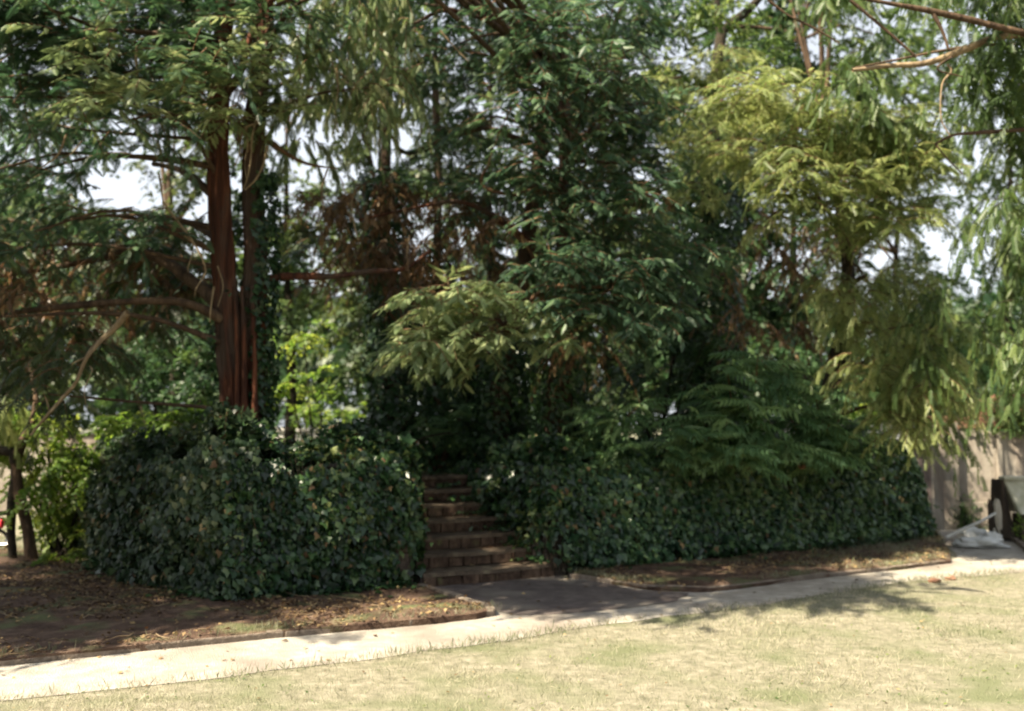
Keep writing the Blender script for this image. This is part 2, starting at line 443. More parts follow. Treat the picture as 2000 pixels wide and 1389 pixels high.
T = {
    'conifer': [t_pinnate(9, 0.38, 0.11, 50, 0.12, tri=True) for _ in range(3)],
    'conifer_far': [t_pinnate(5, 0.42, 0.2, 50, 0.2, tri=True) for _ in range(3)],
    'pinnate': [t_pinnate(7, 0.26, 0.13, 62, 0.30, taper=False, tri=True) for _ in range(3)],
    'feather': [t_pinnate(7, 0.28, 0.13, 50, 0.15, taper=False, tri=True) for _ in range(3)],
    'twig': [t_twig(7, 0.32, s) for s in range(4)],
    'sumac': [t_pinnate(7, 0.34, 0.11, 66, 0.35, taper=False, curl=0.25) for _ in range(4)],
    'ivy': [t_ivy(s) for s in range(4)],
    'ivy3': [t_ivy3(s) for s in range(3)],
    'leaf': [t_single()],
    'blade': [(np.array([[0, -0.04, 0], [0.5, -0.03, 0.05], [1, 0, 0.2], [0.5, 0.03, 0.05]], float), np.array([[0, 1, 2, 3]]))],
}

def cloud(name, temps, pos, axis, nrm, scale, mat, parent=None, kind='stuff', tspread=0.5, tbase=0.25, solo=0, solo_name='spray'):
    """many leaves as ONE mesh; the `solo` ones nearest the camera become objects of their own that share mesh data"""
    pos = np.asarray(pos, float); N = len(pos)
    if N == 0: return None
    axis = norm(np.asarray(axis, float)); nrm = np.asarray(nrm, float)
    nrm = norm(nrm - (nrm * axis).sum(-1, keepdims=True) * axis)
    side = np.cross(nrm, axis)
    scale = np.broadcast_to(np.asarray(scale, float), (N,))
    idx = np.arange(N)
    if solo:
        d = np.linalg.norm(pos - np.array([0, 0, EYE]), axis=1)
        inview = (np.abs(pos[:, 0]) / np.maximum(pos[:, 1], .1) < 0.53) & (pos[:, 2] < EYE + 0.43 * pos[:, 1])
        sc = d / scale + np.where(inview, 0, 1e4) + rng.random(N) * 2
        order = np.argsort(sc)
        pick = order[:solo]
        idx = order[solo:]
        mes = []
        for tv, tf in temps:
            for q in range(3):
                me = bpy.data.meshes.new(solo_name)
                me.from_pydata([tuple(v) for v in tv], [], [tuple(int(a) for a in f) for f in tf])
                a = me.attributes.new('tint', 'FLOAT', 'POINT')
                a.data.foreach_set('value', np.full(len(tv), tbase + tspread * (q + .5) / 3, dtype=np.float32))
                me.materials.append(mat)
                mes.append(me)
        off = Vector((0, 0, 0))
        p = parent
        while p is not None: off += p.location; p = p.parent
        for i in pick:
            o = bpy.data.objects.new(solo_name, mes[int(rng.integers(len(mes)))])
            COL.objects.link(o)
            o.parent = parent
            s = float(scale[i])
            a, sI, n = axis[i], side[i], nrm[i]
            l = Vector(pos[i]) - off
            o.matrix_local = Matrix(((a[0] * s, sI[0] * s, n[0] * s, l[0]), (a[1] * s, sI[1] * s, n[1] * s, l[1]), (a[2] * s, sI[2] * s, n[2] * s, l[2]), (0, 0, 0, 1)))
    which = rng.integers(len(temps), size=N)
    Vs, Fs, Ts = [], [], []
    off = 0
    for k, (tv, tf) in enumerate(temps):
        I = idx[which[idx] == k]
        if len(I) == 0: continue
        s = scale[I][:, None, None]
        V = pos[I][:, None] + s * (tv[None, :, 0:1] * axis[I][:, None] + tv[None, :, 1:2] * side[I][:, None] + tv[None, :, 2:3] * nrm[I][:, None])
        nv = len(tv)
        F = tf[None] + (np.arange(len(I)) * nv)[:, None, None] + off
        t = tbase + tspread * rng.random(len(I))[:, None] + 0.12 * (rng.random((len(I), nv // 4 + 1)).repeat(4, axis=1)[:, :nv] - 0.5)
        Vs.append(V.reshape(-1, 3)); Fs.append(F.reshape(-1, F.shape[-1])); Ts.append(np.clip(t, 0, 1).ravel())
        off += V.shape[0] * nv
    if not Vs: return None
    return mesh_np(name, np.vstack(Vs), np.vstack(Fs), mat, parent, np.concatenate(Ts), kind=kind)

# ------------------------------------------------------------------ crowns
UP = np.array([0, 0, 1.0])

def boughs(centres, r, nb, ks, out=None, droop=0.5, rise=0.1, side_ang=0.9, hang=0.3, hstart=0.35, zsq=0.6):
    """each clump is nb boughs; each bough carries ks sprays. returns sprays (pos, axis, nrm) and bough paths"""
    C = np.asarray(centres, float); n = len(C)
    if n == 0: return None
    r = np.broadcast_to(np.asarray(r, float), (n,))
    az = rng.random((n, nb)) * 2 * math.pi
    D = np.stack([np.cos(az), np.sin(az), rise + 0.35 * rng.standard_normal((n, nb))], -1)
    if out is not None: D = D + np.asarray(out)[:, None] if np.ndim(out) == 2 else D + np.asarray(out)
    D = norm(D)
    L = r[:, None] * rng.uniform(0.7, 1.25, (n, nb))
    S = C[:, None] + rng.standard_normal((n, nb, 3)) * r[:, None, None] * hstart * np.array([1, 1, zsq])
    t = (np.arange(ks) + 0.6) / ks
    K = 5
    tt = np.linspace(0, 1, K)
    def pt(q):
        return S[:, :, None] + D[:, :, None] * (L[..., None] * q)[..., None] - UP * (droop * L[..., None] * q * q)[..., None]
    P = pt(t)
    dirn = norm(D[:, :, None] - UP * (2 * droop * t)[None, None, :, None])
    sd_ = norm(np.cross(dirn, UP))
    sg = np.where((np.arange(ks) % 2) == 0, 1.0, -1.0)[None, None, :, None]
    ax = dirn + sd_ * sg * side_ang + rng.standard_normal(P.shape) * 0.25 - UP * hang
    nr = UP + rng.standard_normal(P.shape) * 0.35
    twig = pt(tt).reshape(-1, K, 3)
    return P.reshape(-1, 3), ax.reshape(-1, 3), nr.reshape(-1, 3), twig

def pip(x, y, poly):
    c = False
    j = len(poly) - 1
    for i in range(len(poly)):
        xi, yi = poly[i]; xj, yj = poly[j]
        if (yi > y) != (yj > y) and x < (xj - xi) * (y - yi) / (yj - yi) + xi: c = not c
        j = i
    return c

def region(poly, spacing, d0, d1, layers=1, keep=1.0):
    xs = [p[0] for p in poly]; ys = [p[1] for p in poly]
    out = []
    for l in range(layers):
        x = min(xs) + random.random() * spacing
        while x < max(xs):
            y = min(ys) + random.random() * spacing
            while y < max(ys):
                px = x + random.uniform(-.45, .45) * spacing; py = y + random.uniform(-.45, .45) * spacing
                if pip(px, py, poly) and random.random() < keep:
                    out.append(at(px, py, random.uniform(d0, d1)))
                y += spacing
            x += spacing
    return out

def rect(a, b, c, d): return [(a, b), (c, b), (c, d), (a, d)]

def twigs_obj(name, paths, r, mat, parent, sides=3):
    P = np.concatenate(paths)
    K = P.shape[1]
    rr = np.broadcast_to(r * (1 - 0.8 * np.linspace(0, 1, K)), P.shape[:2])
    V, F = tubes(P, rr, sides)
    return mesh_np(name, V, F, mat, parent, kind='stuff')

def limb(parent, path, r0, r1, mat, name='limb', sides=7, rough=0.25, n=4):
    o = tube_obj(name, path, r0, r1, mat, parent, sides=sides, n=n, rough=rough)
    return o

def auto_limbs(parent, trunk_path, centres, count, r, mat, zdrop=0.6):
    """limbs from the trunk to a choice of clump centres"""
    tp = smooth(trunk_path, 6)
    C = np.asarray(centres)
    if len(C) == 0: return
    sel = rng.choice(len(C), size=min(count, len(C)), replace=False)
    for i in sel:
        c = C[i]
        dh = np.linalg.norm((tp - c)[:, :2], axis=1)
        zt = c[2] + zdrop * rng.uniform(-0.6, 0.5) - 0.1 * dh.min()
        j = int(np.argmin(np.abs(tp[:, 2] - zt)))
        a = tp[j]
        m = (a + c) / 2 + np.array([rng.normal(0, .12), rng.normal(0, .12), 0.18 + rng.normal(0, .12)])
        limb(parent, [a, m, c], r * rng.uniform(.7, 1.3), r * .25, mat, sides=6)

# ================================================================== THE SETTING
# ground: one sheet to the horizon (dry lawn)
def grid_sheet(name, x0, x1, y0, y1, nx, ny, zf, mat):
    X, Y = np.meshgrid(np.linspace(x0, x1, nx), np.linspace(y0, y1, ny))
    P = np.stack([X, Y, np.zeros_like(X)], -1).reshape(-1, 3)
    P[:, 2] = zf(P)
    i = np.arange((ny - 1) * (nx - 1)); r_, c_ = i // (nx - 1), i % (nx - 1)
    a = r_ * nx + c_
    F = np.stack([a, a + 1, a + nx + 1, a + nx], -1)
    return mesh_np(name, P, F, mat, shade=True, kind='structure')

g = grid_sheet('ground', -260, 260, -120, 400, 60, 60, lambda P: np.zeros(len(P)), M['lawn'])

def dense_edge(pts, step=0.12, jit=0.012, closed=True):
    out = []
    n = len(pts)
    for i in range(n if closed else n - 1):
        a = np.array(pts[i][:2]); b = np.array(pts[(i + 1) % n][:2])
        L = np.linalg.norm(b - a); k = max(1, int(L / step))
        for q in range(k):
            p = a + (b - a) * q / k
            nn = np.array([-(b - a)[1], (b - a)[0]]) / max(L, 1e-6)
            w = vnoise(np.array([[p[0], p[1], 3.3]]), 3.0)[0] - 0.5
            out.append(p + nn * w * jit * 2)
    return out

def flat(name, pts, z, mat, kind='structure', jit=0.012, thick=0.0):
    bm = bmesh.new()
    vs = [bm.verts.new((float(p[0]), float(p[1]), z)) for p in dense_edge(pts, jit=jit)]
    f = bm.faces.new(vs)
    if f.normal.z < 0: f.normal_flip()
    if thick:
        r = bmesh.ops.extrude_face_region(bm, geom=[f])
        for v in r['geom']:
            if isinstance(v, bmesh.types.BMVert): v.co.z -= thick
    bmesh.ops.triangulate(bm, faces=bm.faces[:])
    o = bm_obj(name, bm, mat)
    o['kind'] = kind
    return o

# terrace frame: foot of the steps and direction along / into the terrace
S0 = G(826, 1149.5)[:2]; S1 = G(1083, 1127)[:2]
U = (S1 - S0) / np.linalg.norm(S1 - S0); Nn = np.array([-U[1], U[0]])
SW = float(np.linalg.norm(S1 - S0))
ANG = math.atan2(U[1], U[0])
def F2(u, n): return S0 + U * u + Nn * n

KT = G(968, 1204)[:2]                                       # tip of the left kerb
PT = lambda L: [G(*p)[:2] for p in L]
upper_left = PT([(-400, 1358), (-150, 1320), (0, 1303), (180, 1284), (350, 1266), (520, 1249), (700, 1233), (850, 1219), (930, 1211), (968, 1204)])
apron_left = PT([(962, 1196), (905, 1178), (850, 1160)])
apron_right = PT([(1110, 1129), (1150, 1134), (1200, 1143), (1290, 1156), (1370, 1158), (1450, 1150), (1600, 1130), (1750, 1114), (1858, 1101)])
branch = PT([(1868, 1080), (1845, 1062), (1835, 1048)])
wallfoot = [at(1835, 900, 15.45)[:2], at(2500, 900, 15.45)[:2]]
lower = PT([(2400, 1085), (2150, 1104), (2000, 1117), (1800, 1134), (1650, 1156), (1500, 1180), (1350, 1200), (1200, 1218), (1000, 1250), (700, 1291), (400, 1328), (0, 1368), (-150, 1386), (-420, 1425)])
foot = [F2(-0.05, 0.06), F2(SW + .1, 0.06)]
flat('path', upper_left + apron_left + foot + apron_right + branch + wallfoot + lower, 0.004, M['path'], jit=0.05)

M['dark_apron'] = surf_mat('dark_apron_surface', [(0.25, (0.075, 0.060, 0.058)), (0.5, (0.125, 0.104, 0.098)), (0.72, (0.20, 0.17, 0.155))], 4.0, 12.0, (1, 1, 1), 0.92, 0.8, 110.0, ((0.21, 0.185, 0.16), 1.4, 0.50, 0.66, (1, 1, 1)))  # separate surface, darker and more purple than the path
flat('apron', PT([(955, 1194), (905, 1178), (850, 1160)]) + foot + PT([(1115, 1131), (1150, 1136), (1200, 1145), (1290, 1158), (1340, 1160), (1330, 1176), (1230, 1190), (1100, 1200), (1010, 1203)]), 0.008, M['dark_apron'], jit=0.06)

# planting beds (raised a little behind their kerbs)
def bed_z(P, base):
    return base + 0.05 * (vnoise(P, 1.3) - 0.5) + 0.02 * (vnoise(P, 7.0) - 0.5)
def bed(name, pts, z, mat, inner=0.0):
    """bed surface: triangulated polygon, subdivided and made uneven"""
    bm = bmesh.new()
    vs = [bm.verts.new((float(p[0]), float(p[1]), z)) for p in dense_edge(pts, 0.25, 0.0)]
    bm.faces.new(vs)
    bmesh.ops.triangulate(bm, faces=bm.faces[:])
    for _ in range(3):
        long = [e for e in bm.edges if e.calc_length() > 0.3]
        if not long: break
        bmesh.ops.subdivide_edges(bm, edges=long, cuts=1)
        bmesh.ops.triangulate(bm, faces=bm.faces[:])
    bnd = {v for e in bm.edges if e.is_boundary for v in e.verts}
    for v in bm.verts:
        if v not in bnd:
            v.co.z = float(bed_z(np.array([v.co[:]]), z + 0.01)[0])
    # skirt down to the ground
    be = [e for e in bm.edges if e.is_boundary]
    r = bmesh.ops.extrude_edge_only(bm, edges=be)
    for v in r['geom']:
        if isinstance(v, bmesh.types.BMVert): v.co.z = -0.03
    o = bm_obj(name, bm, mat, shade=False)
    o['kind'] = 'structure'
    return o
KW = 0.06
CR = G(430, 1181)[:2]; L0 = G(190, 1108)[:2]; SL = G(800, 1150)[:2]
E0 = G(1112, 1120)[:2]; E1 = G(1812, 1056)[:2]
E05 = G(1450, 1090)[:2]
bedL = upper_left[:-1] + [KT + np.array([-.03, .02])] + apron_left + [F2(-0.12, 0.0), F2(-0.2, 0.5), CR + np.array([.15, .5]), L0 + np.array([.4, .4]), np.array([-5.0, 12.6]), np.array([-11, 12.6]), np.array([-11, 6.9])]
bed('bed_earth', bedL, 0.055, M['earth'])
bedR = [apron_right[0]] + apron_right[1:] + [branch[0] + np.array([-.1, 0]), branch[2], E1 + np.array([-.2, .4]), E05 + np.array([0, .4]), E0 + np.array([0.02, .35])]
bed('bed_earth', bedR, 0.035, M['earth'])
# lawn strip on the far left behind the bed
flat('lawn_strip', [np.array(p) for p in ((-16, 12.55), (-5.2, 12.55), (-7.5, 30), (-16, 30))], 0.012, M['lawn'])

# kerbs: stones laid end to end
def kerb(label, pts, h, w, length=0.62, z0=0.0, group='kerbs of the planting beds', inward=1):
    root = empty('kerb', (*pts[0], 0), label, 'kerb', group)
    P = np.array(pts)
    seg = np.linalg.norm(np.diff(P, axis=0), axis=1); cum = np.concatenate([[0], np.cumsum(seg)])
    s = 0.0
    while s < cum[-1] - 0.1:
        e = min(s + length * random.uniform(0.8, 1.25), cum[-1])
        a = np.array([np.interp(s, cum, P[:, 0]), np.interp(s, cum, P[:, 1])])
        b_ = np.array([np.interp(e, cum, P[:, 0]), np.interp(e, cum, P[:, 1])])
        m_ = (a + b_) / 2; d = b_ - a; L = np.linalg.norm(d) - 0.012
        nn = np.array([-d[1], d[0]]) / np.linalg.norm(d) * inward
        hh = h * random.uniform(.85, 1.1)
        box('kerb_stone', (m_[0] + nn[0] * w / 2, m_[1] + nn[1] * w / 2, z0 + hh / 2 - 0.03), (L, w, hh + 0.06), M['kerb'], root,
            rz=math.atan2(d[1], d[0]) + random.uniform(-.01, .01), bevel=0.014, jit=0.004, rx=random.uniform(-.03, .03))
        s = e
kerb('low stone kerb of the left bed running to a rounded tip by the steps', upper_left, 0.055, 0.09, 1.05)
kerb('short stone kerb from the ivy corner left of the steps to the kerb tip', [F2(-0.02, -0.05)] + apron_left[::-1] + [KT], 0.075, 0.08, 0.5, inward=-1)
kerb('low kerb edging the right bed below the long ivy wall', apron_right, 0.05, 0.07, 0.55)

# terrace: top of the raised ground, falls off behind
TZ = 1.05
SD = 6 * 0.30 + 0.25
terr = [CR + np.array([.10, .18]), SL + np.array([-.12, .12]), F2(-0.16, SD), F2(SW + 0.2, SD), F2(SW + 0.2, .15), E0 + np.array([.05, .22]), E05 + np.array([-.03, .28]), E1 + np.array([-.35, .30]), E1 + np.array([-.6, 2.2]), E1 + np.array([-1.2, 5.5]), np.array([3.2, 22.]), np.array([-4.5, 22.5]), np.array([-6.4, 17.]), np.array([-5.6, 13.6]), L0 + np.array([.35, .25])]
bmt = bmesh.new()
vt = [bmt.verts.new((float(p[0]), float(p[1]), TZ)) for p in terr]
ft = bmt.faces.new(vt)
rr_ = bmesh.ops.extrude_face_region(bmt, geom=[ft])
for v in rr_['geom']:
    if isinstance(v, bmesh.types.BMVert): v.co.z = -0.05
bmesh.ops.triangulate(bmt, faces=bmt.faces[:])
o = bm_obj('terrace_ground', bmt, M['earth']); o['kind'] = 'structure'

# ------------------------------------------------------------------ steps: seven rises, each with face blocks and a worn tread
st = empty('stone_steps', (*F2(SW / 2, 0), 0), 'seven worn dark stone steps climbing between the ivy clad walls', 'steps')
RISE, GO = 0.15, 0.30
for k in range(7):
    sp = bpy.data.objects.new('step', None)
    COL.objects.link(sp); sp.parent = st
    sp.location = Vector((*F2(SW / 2, k * GO), k * RISE)) - st.location
    z0 = k * RISE
    bm = bmesh.new()
    bm_box(bm, (*F2(SW / 2, k * GO + 0.045 + 0.17), z0 + RISE / 2 - 0.03), (SW, 0.33, RISE - 0.02), rz=ANG)
    bm_obj('core', bm, M['mortar'], sp)
    # face blocks
    u = 0.0
    while u < SW - 0.02:
        w = min(random.uniform(0.15, 0.34), SW - u)
        if SW - u - w < 0.09: w = SW - u
        dd = random.uniform(-0.012, 0.010)
        hb = RISE - 0.040
        bm = bmesh.new()
        bm_box(bm, (*F2(u + w / 2, k * GO + 0.024 + dd), z0 + hb / 2 + 0.002), (w - 0.012, 0.05, hb), rz=ANG + random.uniform(-.02, .02), bevel=0.009, jit=0.003)
        bm_obj('block', bm, M['step'], sp)
        u += w
    # tread: two or three slabs with a worn, wavy front edge
    cuts = [0, random.uniform(.45, .8), SW] if k % 2 else [0, random.uniform(.35, .5), random.uniform(.95, 1.2), SW]
    for a, b_ in zip(cuts[:-1], cuts[1:]):
        bm = bmesh.new()
        n = 8
        fr, bk = [], []
        for q in range(n + 1):
            uu = a + 0.003 + (b_ - a - 0.006) * q / n
            wob = 0.012 * (vnoise(np.array([[uu * 4, k * 3.1, 0.5]]))[0] - .5) * 2
            zz = z0 + RISE + 0.008 * (vnoise(np.array([[uu * 2.5, k * 5.7, 2.5]]))[0] - .5) * 2 - 0.010 * math.sin(math.pi * uu / SW)
            fr.append((F2(uu, k * GO - 0.012 + wob), zz)); bk.append((F2(uu, k * GO + 0.31), zz + 0.004))
        tv = [[bm.verts.new((*p, z)) for p, z in fr], [bm.verts.new((*p, z)) for p, z in bk], [bm.verts.new((*p, z - 0.038)) for p, z in fr], [bm.verts.new((*p, z - 0.038)) for p, z in bk]]
        for q in range(n):
            bm.faces.new((tv[0][q], tv[0][q + 1], tv[1][q + 1], tv[1][q]))
            bm.faces.new((tv[2][q], tv[2][q + 1], tv[0][q + 1], tv[0][q]))
            bm.faces.new((tv[3][q], tv[3][q + 1], tv[2][q + 1], tv[2][q]))
        for q in (0, n):
            bm.faces.new((tv[0][q], tv[1][q], tv[3][q], tv[2][q]))
        bm_obj('tread', bm, M['tread'], sp)

# ------------------------------------------------------------------ retaining walls of rough stones, mostly under ivy
def stone_wall(label, base, ztop, thick=0.22, cat='wall', stones=True, batter=0.0, inward=None, group=None, zf=None, srange=None):
    root = empty('retaining_wall', (*base[0], 0), label, cat, group)
    P = np.array(base)
    bm = bmesh.new()
    n = len(P)
    T_ = np.gradient(P, axis=0); N_ = np.stack([-T_[:, 1], T_[:, 0]], -1); N_ /= np.linalg.norm(N_, axis=1, keepdims=True)
    rows = []
    for i in range(n):
        zt = ztop if zf is None else zf(i / (n - 1))
        rows.append([bm.verts.new((*(P[i] + N_[i] * o_), z)) for o_, z in ((0.03, -0.05), (0.03 + batter, zt), (0.03 + batter + thick, zt), (0.03 + thick, -0.05))])
    for i in range(n - 1):
        for q in range(4):
            bm.faces.new((rows[i][q], rows[i + 1][q], rows[i + 1][(q + 1) % 4], rows[i][(q + 1) % 4]))
    bm.faces.new(rows[0]); bm.faces.new(rows[-1][::-1])
    bm_obj('wall_core', bm, M['mortar'], root)
    seg = np.linalg.norm(np.diff(P, axis=0), axis=1); cum = np.concatenate([[0], np.cumsum(seg)])
    z = 0.0
    cnt = 0
    while z < ztop - 0.06:
        h = random.uniform(0.13, 0.20)
        s = random.uniform(-.15, 0)
        while s < cum[-1] - 0.05:
            w = random.uniform(0.22, 0.42)
            a = max(s, 0); e = min(s + w, cum[-1])
            if e - a > 0.07 and (srange is None or (srange[0] < (a + e) / 2 < srange[1])) and cnt < 290:
                c = (a + e) / 2
                zt = ztop if zf is None else zf(c / cum[-1])
                if z + h * .6 < zt:
                    x = np.interp(c, cum, P[:, 0]); y = np.interp(c, cum, P[:, 1])
                    a2 = np.array([np.interp(a, cum, P[:, 0]), np.interp(a, cum, P[:, 1])]); e2 = np.array([np.interp(e, cum, P[:, 0]), np.interp(e, cum, P[:, 1])])
                    d = e2 - a2; nn = np.array([-d[1], d[0]]) / np.linalg.norm(d)
                    off = 0.02 + batter * (z + h / 2) / ztop + random.uniform(-.012, .012)
                    bm = bmesh.new()
                    bm_box(bm, (x + nn[0] * off, y + nn[1] * off, z + h / 2), (e - a - 0.02, 0.08, h - 0.02), rz=math.atan2(d[1], d[0]), bevel=0.016, jit=0.008)
                    bm_obj('stone', bm, M['stone'], root)
                    cnt += 1
            s += w
        z += h
    return root

Lf = [SL + np.array([0.02, 0.10]), SL * .5 + CR * .5 + np.array([0, .12]), CR + np.array([.10, .12])]
wallL = [CR + np.array([.06, .10]), (CR * .5 + SL * .5) + np.array([0, .10]), F2(-0.14, 0.02)]
stone_wall('rough stone wall left of the steps almost wholly hidden by ivy', wallL, 1.25, srange=(1.25, 9))
stone_wall('stone cheek of the steps on their left side under trailing ivy', [F2(-0.14, 0.03), F2(-0.14, 1.0), F2(-0.14, SD + .1)], 1.25, thick=0.18)
# right cheek: faces the steps
stone_wall('stone cheek on the right side of the steps with bare stones low down', [F2(SW + 0.01, SD + .1), F2(SW + 0.01, 1.0), F2(SW + 0.01, 0.05)], 1.22, thick=0.2)
stone_wall('long stone retaining wall right of the steps hidden under small leaved ivy', [F2(SW + .02, 0.03), E0 + np.array([.0, .08]), E05 + np.array([0, .12]), E1 + np.array([-.05, .15])], 1.12, batter=0.12, srange=(0, 0.55))
stone_wall('short stone wall turning back along the left side of the terrace', [np.array([-5.55, 13.5]), L0 + np.array([.1, .15]), CR + np.array([.04, .12])], 1.2, srange=(0, 0.01))
stone_wall('stone wall turning back at the right end of the terrace', [E1 + np.array([-.12, .12]), E1 + np.array([-.3, 2.2]), E1 + np.array([-1.0, 5.5])], 1.05, srange=(0, .01))

# ------------------------------------------------------------------ ivy sheets
def ivy_sheet(name, label, base, zbot, ztop, dens, size, mat, thick=0.22, lump=0.16, batter=0.0, over=0.5, group='ivy on the terrace walls', solo=0, zf=None, topspread=0.5, edge_noise=0.15, tmpl='ivy', cover=None):
    root = empty(name, (*base[0], 0), label, 'ivy', group)
    P = np.array(base); seg = np.linalg.norm(np.diff(P, axis=0), axis=1); cum = np.concatenate([[0], np.cumsum(seg)])
    L = cum[-1]
    T_ = np.diff(P, axis=0) / seg[:, None]
    Hh = (ztop - zbot) + over
    n = int(L * Hh * dens)
    s = rng.random(n) * L; h = rng.random(n) * Hh
    x = np.interp(s, cum, P[:, 0]); y = np.interp(s, cum, P[:, 1])
    # direction, smoothed over the corners
    mids = (cum[:-1] + cum[1:]) / 2
    tx = np.interp(s, mids, T_[:, 0]); ty = np.interp(s, mids, T_[:, 1])
    tn = np.sqrt(tx * tx + ty * ty); tx /= tn; ty /= tn
    ox, oy = ty, -tx                                        # outward
    zt = ztop if zf is None else zf(s / L)
    zt = zt + np.zeros(n)
    q = np.stack([s, np.zeros(n), h], -1)
    nl = vnoise(q, 1.3) * 0.5 + vnoise(q, 2.9) * 0.55 + vnoise(q + 9, 6.5) * 0.35 - .2      # lumps
    front = h < (zt - zbot)
    z = np.where(front, zbot + h, zt + (vnoise(q, 3.0) - .5) * lump)
    dep = np.where(front, -0.02 + (lump * nl + thick * 0.35 * rng.random(n)), 0.0)
    topd = np.where(front, 0, (h - (zt - zbot)) / over * topspread)
    # round the shoulder
    sh = np.clip((zt - z) / 0.22, 0, 1)
    dep = dep * np.where(front, 0.45 + 0.55 * np.sqrt(sh), 1) - batter * np.clip((z - zbot) / (ztop - zbot), 0, 1.2)
    dep = np.where(front, dep, -batter - topd)
    z = z + np.where(front, 0, 0.14 * vnoise(q, 2.0) + 0.20 * rng.random(n) ** 3)
    pos = np.stack([x + ox * dep, y + oy * dep, z], -1)
    keep = np.ones(n, bool)
    if edge_noise:                                          # uneven foot, bare patches
        keep &= ~((z < zbot + edge_noise * vnoise(np.stack([s, s * 0, s * 0], -1), 3.0) * 1.2) & (rng.random(n) < .8))
    if cover is not None: keep &= cover(s / L, z, rng.random(n))
    outv = np.stack([ox, oy, np.zeros(n)], -1)
    nrm = outv * np.where(front, 0.75, 0.15)[:, None] + UP * np.where(front, 0.55, 1.0)[:, None] + rng.standard_normal((n, 3)) * 0.55
    ax = -UP * np.where(front, 1.0, 0.2)[:, None] + outv * 0.35 + rng.standard_normal((n, 3)) * 0.45
    sc = size * rng.uniform(0.65, 1.25, n)
    cloud('leaves', T[tmpl], pos[keep], ax[keep], nrm[keep], sc[keep] * (0.55 + 0.9 * rng.random(int(keep.sum())) ** 1.5), mat, root, solo=solo, solo_name='leaf', tspread=0.9, tbase=0.0)
    # a few withered leaves
    I = np.nonzero(keep)[0]; I = I[rng.random(len(I)) < .018]
    cloud('withered_leaves', T['ivy3'], pos[I] + outv[I] * .015, ax[I], nrm[I], sc[I] * .9, M['litter'], root, tbase=.2, tspread=.8)
    # shoots that stand clear of the mass
    I = np.nonzero(keep & (z > zbot + .35))[0]
    I = I[rng.choice(len(I), size=int(min(L * 10, len(I))), replace=False)]
    K = 7; tt = np.linspace(0, 1, K)
    len_ = rng.uniform(.15, .42, len(I))
    d0 = outv[I] * rng.uniform(.25, .7, (len(I), 1)) + rng.standard_normal((len(I), 3)) * np.array([.35, .35, .1]) + UP * rng.uniform(-.3, .9, (len(I), 1))
    SP = pos[I][:, None] + d0[:, None] * (len_[:, None] * tt)[..., None] - UP * (len_[:, None] * 1.1 * tt ** 2)[..., None]
    twigs_obj('shoots', [SP], .0035, M['twig'], root, 3)
    lp = SP[:, 1:].reshape(-1, 3)
    cloud('shoot_leaves', T['ivy3'], lp, rng.standard_normal(lp.shape) - UP * .4, UP + rng.standard_normal(lp.shape) * .5 + np.repeat(outv[I], K - 1, 0) * .5, size * rng.uniform(.4, .9, len(lp)), mat, root, tbase=.3, tspread=.7)
    # stems
    m_ = int(L * 14)
    s = rng.random(m_) * L
    paths = []
    K = 6
    sx = np.interp(s, cum, P[:, 0]); sy = np.interp(s, cum, P[:, 1])
    tx = np.interp(s, mids, T_[:, 0]); ty = np.interp(s, mids, T_[:, 1])
    zz = np.linspace(zbot - 0.02, ztop * 1.0, K)
    wob = rng.standard_normal((m_, K)) * 0.06
    PP = np.stack([sx[:, None] + tx[:, None] * wob + ty[:, None] * (0.03 + 0.02 * rng.random((m_, K))) - ty[:, None] * batter * np.linspace(0, 1, K), sy[:, None] + ty[:, None] * wob - tx[:, None] * (0.03 + 0.02 * rng.random((m_, K))) + tx[:, None] * batter * np.linspace(0, 1, K), np.broadcast_to(zz, (m_, K))], -1)
    twigs_obj('stems', [PP], 0.009, M['darktwig'], root, 4)
    return root

left_front = [CR + np.array([-.02, .0]), (CR * .62 + SL * .38) + np.array([0.05, .02]), (CR * .2 + SL * .8) + np.array([0.02, .02]), F2(-0.10, 0.10)]
def covL(t, z, r): return ~((t > 0.87) & (t < 1.0) & (z > .06) & (z < 0.46) & (r < 0.95))
ivy_sheet('ivy', 'dark glossy ivy mass on the wall face left of the steps', left_front, 0.04, 1.36, 3000, 0.070, M['ivy'], tmpl='ivy3', thick=0.42, lump=0.26, over=0.8, topspread=0.9, solo=290, cover=covL,
          zf=lambda t: 1.32 + 0.10 * np.sin(t * 9 + 1) + .05 * np.sin(t * 31))
left_side = [np.array([-5.75, 13.3]), L0 + np.array([-.05, .35]), L0 * .6 + CR * .4 + np.array([-.12, .0]), CR + np.array([-.03, .02]), CR + np.array([.25, .14])]
ivy_sheet('ivy', 'ivy tinted grey green for glancing sun on the flank at the left corner of the terrace', left_side, 0.04, 1.32, 2200, 0.068, M['ivy_sunlit'], tmpl='ivy3', thick=0.42, lump=0.30, over=0.8, topspread=0.8, solo=150, zf=lambda t: 1.15 + 0.36 * np.clip((t - .45) * 2.2, 0, 1) + .08 * np.sin(t * 14) + .05 * np.sin(t * 43))
ivy_sheet('ivy', 'ivy trailing over the left cheek of the steps', [F2(-0.06, 0.02), F2(-0.05, .8), F2(-0.05, SD + .3)], 0.15, 1.30, 1500, 0.075, M['ivy'], thick=0.12, lump=0.08, over=0.4, topspread=0.25, edge_noise=.2)
